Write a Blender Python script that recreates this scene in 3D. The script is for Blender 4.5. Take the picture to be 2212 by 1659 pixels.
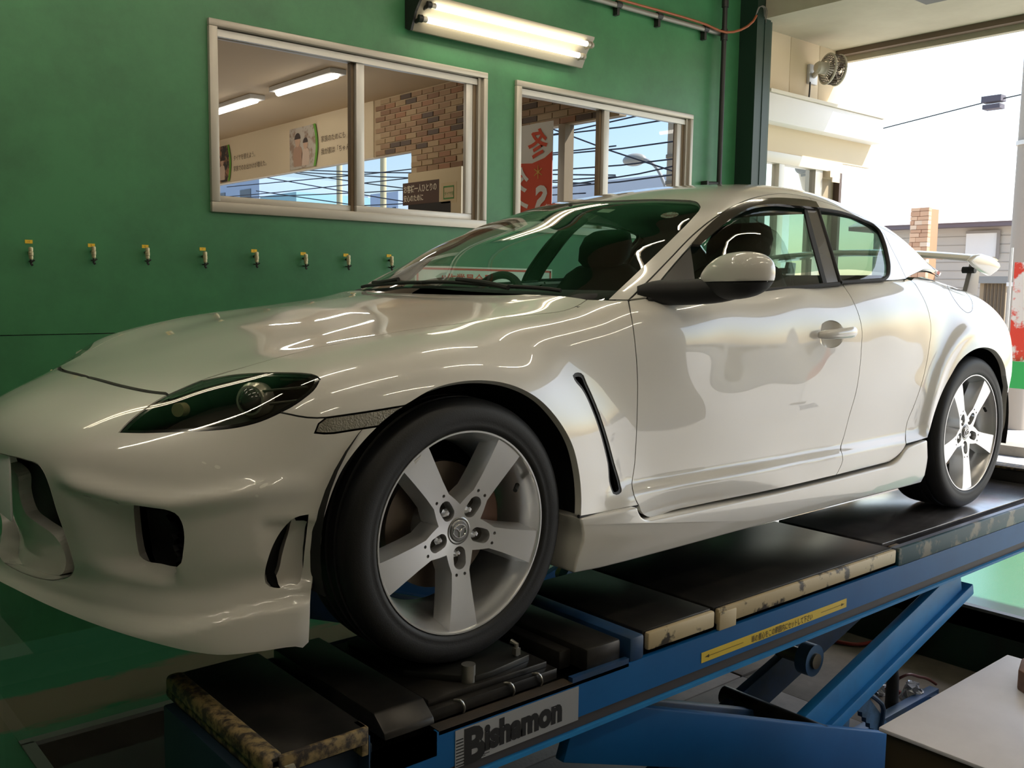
import bpy, bmesh, math, random, mathutils
import numpy as np
from mathutils import Vector, Matrix
for o in list(bpy.data.objects): bpy.data.objects.remove(o, do_unlink=True)
scene = bpy.context.scene
COL = scene.collection
ZL = 0.752                       # height of the lift deck above the workshop floor
# ---------------------------------------------------------------- view
scene.view_settings.view_transform = 'Standard'
scene.view_settings.look = 'None'
scene.view_settings.gamma = 1.0
scene.view_settings.use_curve_mapping = False
scene.view_settings.exposure = 0.5
# ---------------------------------------------------------------- photo pixel -> direction
import numpy as np
IMG_W, IMG_H = 2212.0, 1659.0
CAM_F = 2053.62
CAM_P = np.array([-1.3658, -2.6259, 0.9147])          # in car coordinates (z = 0 where the tyres stand)
CAM_YAW, CAM_PITCH, CAM_ROLL = 0.706986, -0.102368, 0.0139706
def cam_axes():
    cy, sy = math.cos(CAM_YAW), math.sin(CAM_YAW); cp, sp = math.cos(CAM_PITCH), math.sin(CAM_PITCH)
    fwd = np.array([sy*cp, cy*cp, sp]); right = np.array([cy, -sy, 0.0]); up = np.cross(right, fwd)
    cr, sr = math.cos(CAM_ROLL), math.sin(CAM_ROLL)
    return cr*right + sr*up, -sr*right + cr*up, fwd
CAM_R, CAM_U, CAM_D = cam_axes()
def ray(px, py):
    px = np.asarray(px, float); py = np.asarray(py, float)
    return CAM_D + ((px-IMG_W/2)/CAM_F)[..., None]*CAM_R - ((py-IMG_H/2)/CAM_F)[..., None]*CAM_U
def onY(px, py, Y):
    d = ray(px, py); return CAM_P + d*((Y-CAM_P[1])/d[..., 1])[..., None]
def onZ(px, py, Z):
    d = ray(px, py); return CAM_P + d*((Z-CAM_P[2])/d[..., 2])[..., None]
def onX(px, py, X):
    d = ray(px, py); return CAM_P + d*((X-CAM_P[0])/d[..., 0])[..., None]
cam_data = bpy.data.cameras.new('camera'); cam = bpy.data.objects.new('camera', cam_data); COL.objects.link(cam)
cam_data.sensor_fit = 'HORIZONTAL'; cam_data.sensor_width = 36.0; cam_data.lens = CAM_F*36.0/IMG_W
cam_data.clip_start = 0.05; cam_data.clip_end = 500
m = Matrix.Identity(4)
for i in range(3):
    m[i][0], m[i][1], m[i][2] = CAM_R[i], CAM_U[i], -CAM_D[i]
    m[i][3] = CAM_P[i]
m[2][3] += ZL
cam.matrix_world = m
scene.camera = cam
# ---------------------------------------------------------------- sky, sun
world = bpy.data.worlds.new('world'); scene.world = world; world.use_nodes = True
wn = world.node_tree.nodes; wl = world.node_tree.links
wn.clear()
sky = wn.new('ShaderNodeTexSky'); sky.sky_type = 'NISHITA'; sky.sun_disc = False
sky.sun_elevation = math.radians(48); sky.sun_rotation = math.radians(105); sky.air_density = 1.2; sky.dust_density = 1.5; sky.ozone_density = 1.5
bg = wn.new('ShaderNodeBackground'); bg.inputs['Strength'].default_value = 0.27
wo = wn.new('ShaderNodeOutputWorld')
wl.new(sky.outputs[0], bg.inputs[0]); wl.new(bg.outputs[0], wo.inputs[0])
sun_data = bpy.data.lights.new('sun', 'SUN'); sun_data.energy = 8.5; sun_data.angle = math.radians(0.53); sun_data.color = (1, .95, .87)
sun = bpy.data.objects.new('sun', sun_data); COL.objects.link(sun)
SUN_DIR = Vector((0.55, -0.42, 0.80)).normalized()      # towards the sun
sun.rotation_euler = SUN_DIR.to_track_quat('Z', 'Y').to_euler()
# ---------------------------------------------------------------- materials
MATS = {}
def mat(name, color=(.8, .8, .8), rough=.5, metal=0.0, coat=0.0, emit=None, emit_s=0.0, spec=.5, noise=None, bump=0.0, bscale=80.0, coat_rough=.03):
    """principled material; noise = (scale, colour2, amount[, contrast]) mixes in a second procedural colour"""
    if name in MATS: return MATS[name]
    m = bpy.data.materials.new(name); m.use_nodes = True; nt = m.node_tree; b = nt.nodes['Principled BSDF']
    b.inputs['Base Color'].default_value = (*color, 1); b.inputs['Roughness'].default_value = rough; b.inputs['Metallic'].default_value = metal
    b.inputs['Coat Weight'].default_value = coat; b.inputs['Coat Roughness'].default_value = coat_rough; b.inputs['Specular IOR Level'].default_value = spec
    if emit: b.inputs['Emission Color'].default_value = (*emit, 1); b.inputs['Emission Strength'].default_value = emit_s
    tc = None
    if noise or bump:
        tc = nt.nodes.new('ShaderNodeTexCoord')
    if noise:
        n = nt.nodes.new('ShaderNodeTexNoise'); n.inputs['Scale'].default_value = noise[0]; n.inputs['Detail'].default_value = 6; n.inputs['Roughness'].default_value = .62
        nt.links.new(tc.outputs['Object'], n.inputs['Vector'])
        r = nt.nodes.new('ShaderNodeValToRGB'); c = noise[3] if len(noise) > 3 else .25
        off = .5 - (noise[2]-.5)*.5
        r.color_ramp.elements[0].position = max(0, off-c/2); r.color_ramp.elements[1].position = min(1, off+c/2)
        r.color_ramp.elements[0].color = (*color, 1); r.color_ramp.elements[1].color = (*noise[1], 1)
        nt.links.new(n.outputs['Fac'], r.inputs[0]); nt.links.new(r.outputs[0], b.inputs['Base Color'])
    if bump:
        n2 = nt.nodes.new('ShaderNodeTexNoise'); n2.inputs['Scale'].default_value = bscale; n2.inputs['Detail'].default_value = 4
        nt.links.new(tc.outputs['Object'], n2.inputs['Vector'])
        bp = nt.nodes.new('ShaderNodeBump'); bp.inputs['Strength'].default_value = bump; bp.inputs['Distance'].default_value = .01
        nt.links.new(n2.outputs['Fac'], bp.inputs['Height']); nt.links.new(bp.outputs[0], b.inputs['Normal'])
    MATS[name] = m; return m
def glass_mat(name, tint=(.85, .95, .9), refl=1.0, ior=1.5, rough=0.0):
    """thin pane: tinted see-through plus mirror reflection by angle"""
    if name in MATS: return MATS[name]
    m = bpy.data.materials.new(name); m.use_nodes = True; nt = m.node_tree; nt.nodes.clear()
    o = nt.nodes.new('ShaderNodeOutputMaterial'); mx = nt.nodes.new('ShaderNodeMixShader'); t = nt.nodes.new('ShaderNodeBsdfTransparent')
    g = nt.nodes.new('ShaderNodeBsdfGlossy'); f = nt.nodes.new('ShaderNodeLayerWeight'); f.inputs['Blend'].default_value = .5
    p5 = nt.nodes.new('ShaderNodeMath'); p5.operation = 'POWER'; p5.inputs[1].default_value = 5.0
    f0 = ((ior-1)/(ior+1))**2; k = nt.nodes.new('ShaderNodeMath'); k.operation = 'MULTIPLY_ADD'; k.use_clamp = True; k.inputs[1].default_value = (1-f0)*min(refl, 1.3); k.inputs[2].default_value = 1.7*f0*refl
    t.inputs[0].default_value = (*tint, 1); g.inputs['Roughness'].default_value = rough
    nt.links.new(f.outputs['Facing'], p5.inputs[0]); nt.links.new(p5.outputs[0], k.inputs[0]); nt.links.new(k.outputs[0], mx.inputs[0]); nt.links.new(t.outputs[0], mx.inputs[1]); nt.links.new(g.outputs[0], mx.inputs[2])
    nt.links.new(mx.outputs[0], o.inputs[0]); MATS[name] = m; return m
def emis_mat(name, color, s):
    if name in MATS: return MATS[name]
    m = bpy.data.materials.new(name); m.use_nodes = True; nt = m.node_tree; nt.nodes.clear()
    o = nt.nodes.new('ShaderNodeOutputMaterial'); e = nt.nodes.new('ShaderNodeEmission'); e.inputs[0].default_value = (*color, 1); e.inputs[1].default_value = s
    nt.links.new(e.outputs[0], o.inputs[0]); MATS[name] = m; return m
# ---------------------------------------------------------------- meshes
class MB:
    """collects shapes; build() links them as one mesh object"""
    def __init__(s): s.v, s.f = [], []
    def add(s, v, f):
        k = len(s.v); s.v += [tuple(map(float, p)) for p in v]; s.f += [[i+k for i in q] for q in f]; return s
    def box(s, lo, hi):
        x0, y0, z0 = lo; x1, y1, z1 = hi
        return s.add([(x0, y0, z0), (x1, y0, z0), (x1, y1, z0), (x0, y1, z0), (x0, y0, z1), (x1, y0, z1), (x1, y1, z1), (x0, y1, z1)],
                     [(0, 3, 2, 1), (4, 5, 6, 7), (0, 1, 5, 4), (1, 2, 6, 5), (2, 3, 7, 6), (3, 0, 4, 7)])
    def prism(s, poly, axis, a, b):
        """extrude a 2-D polygon along axis (0,1,2) from a to b"""
        n = len(poly); ar = sum(poly[i][0]*poly[(i+1) % n][1]-poly[(i+1) % n][0]*poly[i][1] for i in range(n))
        def p3(p, t):
            q = [0, 0, 0]; o = [i for i in range(3) if i != axis]; q[o[0]], q[o[1]], q[axis] = p[0], p[1], t; return tuple(q)
        v = [p3(p, a) for p in poly]+[p3(p, b) for p in poly]
        f = [list(range(n)), list(range(2*n-1, n-1, -1))]+[[i, i+n, (i+1) % n+n, (i+1) % n] for i in range(n)]
        flip = (ar > 0) == ((b > a) == (axis != 1))
        if flip: f = [q[::-1] for q in f]
        return s.add(v, f)
    def tube(s, path, r, n=10, caps=True):
        path = [np.array(p, float) for p in path]; m = len(path); rr = r if hasattr(r, '__len__') else [r]*m
        up = None; v = []
        for i in range(m):
            t = path[min(i+1, m-1)]-path[max(i-1, 0)]; t = t/(np.linalg.norm(t)+1e-12)
            if up is None:
                up = np.array([0, 0, 1.0]) if abs(t[2]) < .9 else np.array([1.0, 0, 0])
            a = up-t*(up@t); a /= np.linalg.norm(a)+1e-12; b = np.cross(t, a); up = a
            for k in range(n):
                c = 2*math.pi*k/n; v.append(path[i]+rr[i]*(a*math.cos(c)+b*math.sin(c)))
        f = [[i*n+k, i*n+(k+1) % n, (i+1)*n+(k+1) % n, (i+1)*n+k] for i in range(m-1) for k in range(n)]
        if caps: f += [list(range(n))[::-1], [(m-1)*n+k for k in range(n)]]
        return s.add(v, f)
    def cyl(s, a, b, r, n=16, r2=None): return s.tube([a, b], [r, r if r2 is None else r2], n)
    def lathe(s, prof, c, axis='y', n=48, a0=0.0, a1=2*math.pi):
        """prof: (radius, along) list, revolved round axis through c"""
        full = abs(a1-a0-2*math.pi) < 1e-6; m = n if full else n+1; v = []
        for r, h in prof:
            for k in range(m):
                t = a0+(a1-a0)*k/n; u, w = r*math.cos(t), r*math.sin(t)
                v.append({'y': (c[0]+u, c[1]+h, c[2]+w), 'z': (c[0]+u, c[1]+w, c[2]+h), 'x': (c[0]+h, c[1]+u, c[2]+w)}[axis])
        f = []
        for i in range(len(prof)-1):
            for k in range(n if full else n):
                k2 = (k+1) % m if full else k+1
                f.append([i*m+k, (i+1)*m+k, (i+1)*m+k2, i*m+k2])
        return s.add(v, f)
    def sphere(s, c, r, n=16, m=10):
        r = (r, r, r) if not hasattr(r, '__len__') else r; v = []; f = []
        for i in range(m+1):
            a = math.pi*i/m
            for k in range(n):
                b = 2*math.pi*k/n; v.append((c[0]+r[0]*math.sin(a)*math.cos(b), c[1]+r[1]*math.sin(a)*math.sin(b), c[2]+r[2]*math.cos(a)))
        for i in range(m):
            for k in range(n): f.append([i*n+k, (i+1)*n+k, (i+1)*n+(k+1) % n, i*n+(k+1) % n])
        return s.add(v, f)
    def quad(s, a, b, c, d): return s.add([a, b, c, d], [(0, 1, 2, 3)])
    def build(s, name, material, parent=None, smooth=False, bevel=0.0, seg=2, angle=35):
        me = bpy.data.meshes.new(name); me.from_pydata(s.v, [], s.f); me.update()
        bm = bmesh.new(); bm.from_mesh(me)
        bmesh.ops.remove_doubles(bm, verts=bm.verts, dist=1e-5)
        bmesh.ops.dissolve_degenerate(bm, dist=1e-6, edges=bm.edges)
        bmesh.ops.recalc_face_normals(bm, faces=bm.faces)
        if bevel:
            es = [e for e in bm.edges if len(e.link_faces) == 2 and e.calc_face_angle(0) > math.radians(30)]
            bmesh.ops.bevel(bm, geom=es, offset=bevel, segments=seg, profile=.5, affect='EDGES', clamp_overlap=True)
        for f in bm.faces: f.smooth = bool(smooth or bevel)
        lim = math.radians(angle)
        for e in bm.edges:
            if len(e.link_faces) == 2 and e.calc_face_angle(0) > lim: e.smooth = False
        bm.to_mesh(me); bm.free()
        return link(name, me, material, parent)
def link(name, me, material, parent=None):
    o = bpy.data.objects.new(name, me); COL.objects.link(o)
    if material is not None and len(me.materials) == 0: me.materials.append(material)
    if parent is not None: o.parent = parent
    return o
def empty(name, loc=(0, 0, 0), rz=0.0):
    o = bpy.data.objects.new(name, None); COL.objects.link(o); o.location = loc; o.rotation_euler = (0, 0, rz); o.empty_display_size = .1
    return o
def tag(o, label=None, cat=None, group=None, kind=None):
    if label: o['label'] = label
    if cat: o['category'] = cat
    if group: o['group'] = group
    if kind: o['kind'] = kind
    return o
def copy_tree(o, parent=None):
    c = o.copy(); COL.objects.link(c); c.parent = parent
    for ch in list(o.children): copy_tree(ch, c)
    return c
def text_mesh(s, size=1.0, bold=0.0, align='LEFT', sx=1.0, shear=0.0, spacing=1.0, extrude=0.0):
    """flat lettering as mesh data in the XY plane"""
    cu = bpy.data.curves.new('lettering', 'FONT'); cu.body = s; cu.size = size; cu.offset = bold; cu.align_x = align; cu.shear = shear; cu.space_character = spacing
    cu.extrude = extrude; cu.resolution_u = 3; cu.fill_mode = 'FRONT' if extrude == 0 else 'BOTH'
    ob = bpy.data.objects.new('lettering', cu); COL.objects.link(ob)
    dg = bpy.context.evaluated_depsgraph_get(); me = bpy.data.meshes.new_from_object(ob.evaluated_get(dg))
    bpy.data.objects.remove(ob, do_unlink=True); bpy.data.curves.remove(cu)
    for v in me.vertices: v.co.x *= sx
    return me
def lettering(name, s, origin, xdir, ydir, size, material, parent=None, off=0.001, **kw):
    me = text_mesh(s, size, **kw); x = Vector(xdir).normalized(); y = Vector(ydir).normalized(); z = x.cross(y)
    M = Matrix(((x.x, y.x, z.x, origin[0]), (x.y, y.y, z.y, origin[1]), (x.z, y.z, z.z, origin[2]), (0, 0, 0, 1)))
    me.transform(M @ Matrix.Translation((0, 0, off))); me.materials.clear()
    return link(name, me, material, parent)
def catmull(P, n):
    """resample an open polyline smoothly to about n points"""
    P = np.asarray(P, float)
    if len(P) == 2: return P[0] + (P[1]-P[0])*np.linspace(0, 1, n)[:, None]
    Q = np.vstack([2*P[0]-P[1], P, 2*P[-1]-P[-2]])
    seg = np.linalg.norm(P[1:]-P[:-1], axis=1); cum = np.concatenate([[0], np.cumsum(seg)])
    s = np.linspace(0, cum[-1], n); out = []
    for v in s:
        i = min(max(int(np.searchsorted(cum, v, 'right'))-1, 0), len(P)-2)
        t = (v-cum[i])/max(seg[i], 1e-9)
        # centripetal style tangents by chord length
        p0, p1, p2, p3 = Q[i], Q[i+1], Q[i+2], Q[i+3]
        l0, l1, l2 = np.linalg.norm(p1-p0)+1e-9, np.linalg.norm(p2-p1)+1e-9, np.linalg.norm(p3-p2)+1e-9
        m1 = l1*((p1-p0)/l0*l1 + (p2-p1)/l1*l0)/(l0+l1)
        m2 = l1*((p2-p1)/l1*l2 + (p3-p2)/l2*l1)/(l1+l2)
        t2, t3 = t*t, t*t*t
        out.append((2*t3-3*t2+1)*p1 + (t3-2*t2+t)*m1 + (-2*t3+3*t2)*p2 + (t3-t2)*m2)
    return np.array(out)
# ================================================================ THE WORKSHOP
YW = 2.05                       # face of the green wall
def wz(z): return z+ZL          # heights measured from the tyres -> world
FLOOR = -ZL
def W3(p): return (p[0], p[1], p[2]+ZL)
def S(o, label=None):
    o['kind'] = 'structure'
    if label: o['label'] = label
    return o
# ---- materials of the shell
def green_mat():
    m = mat('green_wall_paint', (.028, .165, .070), .42)
    nt = m.node_tree; b = nt.nodes['Principled BSDF']; tc = nt.nodes.new('ShaderNodeTexCoord')
    n = nt.nodes.new('ShaderNodeTexNoise'); n.inputs['Scale'].default_value = 2.2; n.inputs['Detail'].default_value = 8; n.inputs['Roughness'].default_value = .7
    r = nt.nodes.new('ShaderNodeValToRGB'); r.color_ramp.elements[0].position = .34; r.color_ramp.elements[1].position = .62
    r.color_ramp.elements[0].color = (.036, .150, .062, 1); r.color_ramp.elements[1].color = (.050, .212, .086, 1)
    # a few chips where the paint is gone
    v = nt.nodes.new('ShaderNodeTexNoise'); v.inputs['Scale'].default_value = 9; v.inputs['Detail'].default_value = 10; v.inputs['Roughness'].default_value = .8
    vr = nt.nodes.new('ShaderNodeValToRGB'); vr.color_ramp.elements[0].position = .735; vr.color_ramp.elements[1].position = .75
    mx = nt.nodes.new('ShaderNodeMixRGB'); mx.inputs[2].default_value = (.36, .27, .2, 1)
    nt.links.new(tc.outputs['Object'], n.inputs['Vector']); nt.links.new(tc.outputs['Object'], v.inputs['Vector'])
    nt.links.new(n.outputs['Fac'], r.inputs[0]); nt.links.new(v.outputs['Fac'], vr.inputs[0])
    nt.links.new(vr.outputs[0], mx.inputs[0]); nt.links.new(r.outputs[0], mx.inputs[1]); nt.links.new(mx.outputs[0], b.inputs['Base Color'])
    return m
M_GREEN = green_mat()
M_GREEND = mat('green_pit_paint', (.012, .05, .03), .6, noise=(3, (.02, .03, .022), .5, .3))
def floor_mat():
    m = mat('green_floor', (.05, .22, .11), .24); nt = m.node_tree; b = nt.nodes['Principled BSDF']; tc = nt.nodes.new('ShaderNodeTexCoord')
    sep = nt.nodes.new('ShaderNodeSeparateXYZ'); nt.links.new(tc.outputs['Object'], sep.inputs[0])
    n = nt.nodes.new('ShaderNodeTexNoise'); n.inputs['Scale'].default_value = 6; n.inputs['Detail'].default_value = 9; n.inputs['Roughness'].default_value = .68
    mp = nt.nodes.new('ShaderNodeMapping'); mp.inputs['Scale'].default_value = (.5, 1.6, 1); nt.links.new(tc.outputs['Object'], mp.inputs[0]); nt.links.new(mp.outputs[0], n.inputs['Vector'])
    # worn track: strip along x near the pit edge (y 1.05 .. 1.5)
    a = nt.nodes.new('ShaderNodeMath'); a.operation = 'SUBTRACT'; a.inputs[1].default_value = 1.27; nt.links.new(sep.outputs['Y'], a.inputs[0])
    ab = nt.nodes.new('ShaderNodeMath'); ab.operation = 'ABSOLUTE'; nt.links.new(a.outputs[0], ab.inputs[0])
    k = nt.nodes.new('ShaderNodeMath'); k.operation = 'MULTIPLY_ADD'; k.inputs[1].default_value = -2.6; k.inputs[2].default_value = .62; nt.links.new(ab.outputs[0], k.inputs[0])
    s = nt.nodes.new('ShaderNodeMath'); s.operation = 'MULTIPLY_ADD'; s.inputs[1].default_value = .9; nt.links.new(n.outputs['Fac'], s.inputs[0]); nt.links.new(k.outputs[0], s.inputs[2])
    r = nt.nodes.new('ShaderNodeValToRGB'); r.color_ramp.elements[0].position = .62; r.color_ramp.elements[1].position = .74
    r.color_ramp.elements[0].color = (.036, .150, .078, 1); r.color_ramp.elements[1].color = (.15, .12, .085, 1)
    nt.links.new(s.outputs[0], r.inputs[0]); nt.links.new(r.outputs[0], b.inputs['Base Color']); return m
M_FLOOR = floor_mat()
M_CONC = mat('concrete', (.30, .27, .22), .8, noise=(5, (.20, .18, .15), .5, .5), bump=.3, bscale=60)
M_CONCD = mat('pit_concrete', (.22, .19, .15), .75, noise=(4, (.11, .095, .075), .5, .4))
M_CEIL = mat('ceiling_board', (.30, .23, .15), .8)
M_SOFF = mat('soffit_board', (.52, .47, .36), .75, noise=(2.5, (.46, .41, .31), .5, .3))
M_FRAME = mat('aluminium_frame', (.46, .42, .36), .38, .35)
M_BROWN = mat('brown_sash', (.19, .13, .075), .45)
M_SIDING = mat('cream_siding', (.68, .56, .38), .7)
M_WHITE = mat('white_board', (.75, .73, .69), .6)
M_STEEL = mat('dark_green_steel', (.012, .035, .024), .45)
M_BLACK = mat('black_iron', (.018, .018, .017), .5)

# ---- floor with a pit for the lift
PX0, PX1, PY0, PY1, PZ = -.54, 3.714, -1.75, .987, 0.752-1.10
mb = MB()
for x0, x1, y0, y1 in ((-10, 6.35, PY1, YW+.1), (-10, PX0, PY0, PY1), (PX1, 6.35, PY0, PY1)):
    mb.box((x0, y0, -.12), (x1, y1, 0))
S(mb.build('floor', M_FLOOR))
S(MB().box((-10, -6, -.12), (6.35, PY0, 0)).build('floor', mat('bay_concrete', (.40, .385, .36), .45, noise=(2.5, (.33, .315, .29), .5, .4))), 'grey concrete floor on the near side of the pit')
mb = MB(); mb.box((PX0, PY0, PZ-.1), (PX1, PY1, PZ))
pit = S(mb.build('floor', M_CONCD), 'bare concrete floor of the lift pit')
mb = MB()
t = .03
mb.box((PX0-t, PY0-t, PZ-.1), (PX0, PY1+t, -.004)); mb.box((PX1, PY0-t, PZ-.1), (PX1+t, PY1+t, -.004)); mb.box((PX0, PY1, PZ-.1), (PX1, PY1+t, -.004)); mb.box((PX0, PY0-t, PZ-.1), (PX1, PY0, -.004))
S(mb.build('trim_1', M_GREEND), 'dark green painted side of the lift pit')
mb = MB()
e = .035
mb.box((PX0-e, PY1-.01, -.01), (PX1, PY1+e, .006)); mb.box((PX0-e, PY0, -.01), (PX0+.01, PY1, .006)); mb.box((PX1-.01, PY0, -.01), (PX1+e, PY1+e, .006))
S(mb.build('trim_2', mat('edge_angle_steel', (.16, .17, .16), .45, .3)), 'steel angle round the edge of the pit')
# pit slabs under the lift
for i, (x0, x1) in enumerate(((-.5, .55), (.56, 1.6), (1.61, 2.65), (2.66, 3.68))):
    for y0, y1 in ((-1.7, -.62), (-.61, .2), (.21, .95)):
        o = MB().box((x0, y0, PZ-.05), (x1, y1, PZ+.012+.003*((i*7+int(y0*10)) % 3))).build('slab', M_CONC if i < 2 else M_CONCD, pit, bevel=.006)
# ---- green wall with two windows
WIN = [(.618, 2.385, 1.266, 2.21), (2.617, 4.357, 1.266, 2.205)]
ZS = .664
def wall_cells(mb, xs, zs, y0, y1, holes):
    for a, b in zip(xs[:-1], xs[1:]):
        for c, d in zip(zs[:-1], zs[1:]):
            if any(a >= h[0]-1e-6 and b <= h[1]+1e-6 and c >= h[2]-1e-6 and d <= h[3]+1e-6 for h in holes): continue
            mb.box((a, y0, wz(c)), (b, y1, wz(d)))
mb = MB()
H2 = [(a+.012, b-.012, c+.012, d-.012) for a, b, c, d in WIN]
xs = sorted({-10, 5.0, *[v for h in H2 for v in h[:2]]}); zs = sorted({ZS+.004, 5.22, *[v for h in H2 for v in h[2:]]})
wall_cells(mb, xs, zs, YW, YW+.13, H2)
wall_cells(mb, [-10, 5.0], [FLOOR, ZS], YW+.004, YW+.13, [])
S(mb.build('wall_back', M_GREEN))
S(MB().box((-10.12, -6, 0), (-10, YW+.13, wz(5.22))).build('wall_left', M_GREEN))
S(MB().box((-10.1, -6, wz(5.2)), (5.3, YW+.13, wz(5.32))).build('ceiling', M_CEIL))
S(MB().box((5.0, -6, wz(2.99)), (6.35, YW+.1, wz(3.08))).build('ceiling', M_SOFF), 'pale soffit board above the bay exit')
S(MB().box((5.0, -6, wz(3.08)), (5.3, YW+.1, wz(5.3))).build('trim_3', M_SOFF), 'upstand between ceiling and soffit')
mb = MB(); mb.box((6.28, -6, wz(2.945)), (6.36, YW+.1, wz(2.99))); S(mb.build('trim_4', mat('soffit_edge', (.16, .11, .075), .6)), 'brown edge strip of the soffit')
mb = MB(); mb.box((6.36, -6, wz(2.90)), (6.42, YW+.1, wz(3.5))); S(mb.build('trim_5', M_SOFF), 'fascia board outside the soffit edge')
# front wall of the bay behind the photographer
S(MB().box((-10.1, -6.12, 0), (6.4, -6, wz(5.32))).build('wall_front', mat('front_wall_paint', (.30, .27, .22), .7)))
# dark steel column at the end of the wall
col = S(MB().box((4.905, YW-.16, 0), (5.0, YW+.02, wz(5.2))).box((5.0, YW-.165, 0), (5.075, YW-.15, wz(5.2))).box((5.0, YW-.02, 0), (5.075, YW-.005, wz(5.2))).box((5.0, YW-.15, 0), (5.012, YW-.02, wz(5.2))).build('trim_8', M_STEEL), 'dark steel column at the end of the green wall')
S(MB().box((5.075, YW-.14, 0), (5.13, YW+.1, wz(5.2))).build('trim_9', mat('door_jamb', (.03, .06, .04), .5)), 'dark green shutter rail beside the column')
S(MB().box((5.13, YW-.10, 0), (5.165, YW+.1, wz(5.2))).build('trim_10', M_WHITE), 'white shutter rail edge beside the column')

# ---- windows
def sliding_window(name, box, mid, label):
    x0, x1, z0, z1 = box; z0, z1 = wz(z0), wz(z1)
    w = empty(name, ((x0+x1)/2, YW, z0)); w['kind'] = 'structure'; w['label'] = label
    def P(mb, n, m, **k):
        o = mb.build(n, m, **k); o.parent = w; o.matrix_parent_inverse = Matrix.Translation(w.location).inverted(); return o
    f = .052
    mb = MB(); mb.box((x0, YW-.022, z0), (x1, YW+.11, z0+f)); mb.box((x0, YW-.022, z1-.034), (x1, YW+.11, z1)); mb.box((x0, YW-.022, z0+f+.0005), (x0+.045, YW+.11, z1-.0345)); mb.box((x1-.032, YW-.022, z0+f+.0005), (x1, YW+.11, z1-.0345))
    P(mb, 'frame', M_FRAME, bevel=.004)
    mb = MB(); mb.box((x0+.045, YW+.01, z1-.075), (x1-.03, YW+.03, z1-.04)); P(mb, 'head_rail', mat('pale_rail', (.66, .63, .58), .4, .2))
    for a, b, y in ((x0+.045, mid+.035, YW+.055), (mid-.02, x1-.085, YW+.022)):
        s = .04; m2 = MB()
        m2.box((a, y, z0+.05), (b, y+.028, z0+.05+s)); m2.box((a, y, z1-.034-s), (b, y+.028, z1-.034)); zq0, zq1 = z0+.0505+s, z1-.0345-s; m2.box((b-s-.01, y, zq0), (b, y+.028, zq1))
        if a > x0+.1: m2.box((a, y, zq0), (a+s+.012, y+.028, zq1))
        else: m2.box((a, y, zq0), (a+.012, y+.028, zq1))
        sash = P(m2, 'sash', mat('sash_aluminium', (.60, .57, .53), .35, .3) if a > x0+.1 else M_FRAME, bevel=.003)
        g = MB().quad((a+.01, y+.014, z0+.06), (b-.02, y+.014, z0+.06), (b-.02, y+.014, z1-.05), (a+.01, y+.014, z1-.05)).build('pane', glass_mat('window_glass', (.9, .93, .92), 1.0))
        g.parent = sash; g.matrix_parent_inverse = Matrix.Translation(w.location).inverted()
    for i, (xa, xb, m3, y) in enumerate(((x1-.085, x1-.06, M_BROWN, YW+.02), (x1-.058, x1-.032, M_FRAME, YW+.0))):
        P(MB().box((xa, y, z0+.05), (xb, YW+.1, z1-.034)), 'jamb', m3)
    P(MB().box((mid-.038, YW+.05, z0+.05), (mid-.02, YW+.085, z1-.034)), 'meeting_stile', M_BROWN)
    return w
sliding_window('window_1', WIN[0], 1.50, 'wide aluminium sliding window left of the tube lamp, showing a brick wall behind')
sliding_window('window_2', WIN[1], 3.47, 'aluminium sliding window on the right, half hidden by the car roof')
# ================================================================ SHOP BEHIND THE WINDOWS
XS, ZC = 4.62, 3.0              # side wall of the shop (faces the windows), its ceiling height
def onX_(px, py): return onX(float(px), float(py), XS-.01)
S(MB().box((-3, YW+.13, -.05+.0), (XS+.1, 14, 0.0)).build('floor', mat('shop_floor', (.42, .37, .30), .35)), 'pale floor of the shop behind the windows')
S(MB().box((-3, YW+.13, wz(ZC)), (XS+.1, 14, wz(ZC)+.1)).build('ceiling', mat('shop_ceiling', (.50, .37, .22), .8)), 'warm coloured ceiling of the shop')
S(MB().box((-3.1, YW+.13, 0), (-3, 14, wz(ZC))).build('wall_left', mat('shop_wall', (.62, .50, .34), .8)), 'far left wall of the shop')
S(MB().box((-3.1, 14, 0), (XS+.1, 14.1, wz(ZC))).build('wall_back', mat('shop_wall', (.62, .50, .34), .8)), 'back wall of the shop')
ZB = onX_(761, 348)[2]          # lower edge of the wall band over the glazing
yb0 = onX_(805, 300)[1]; yp0 = onX_(885, 371)[1]; yp1 = onX_(1000, 357)[1]
band = S(MB().box((XS, yb0, wz(ZB)), (XS+.1, 14, wz(ZC))).build('wall_right', mat('shop_band', (.70, .58, .40), .75)), 'cream wall band with posters over the shop glazing')
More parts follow.
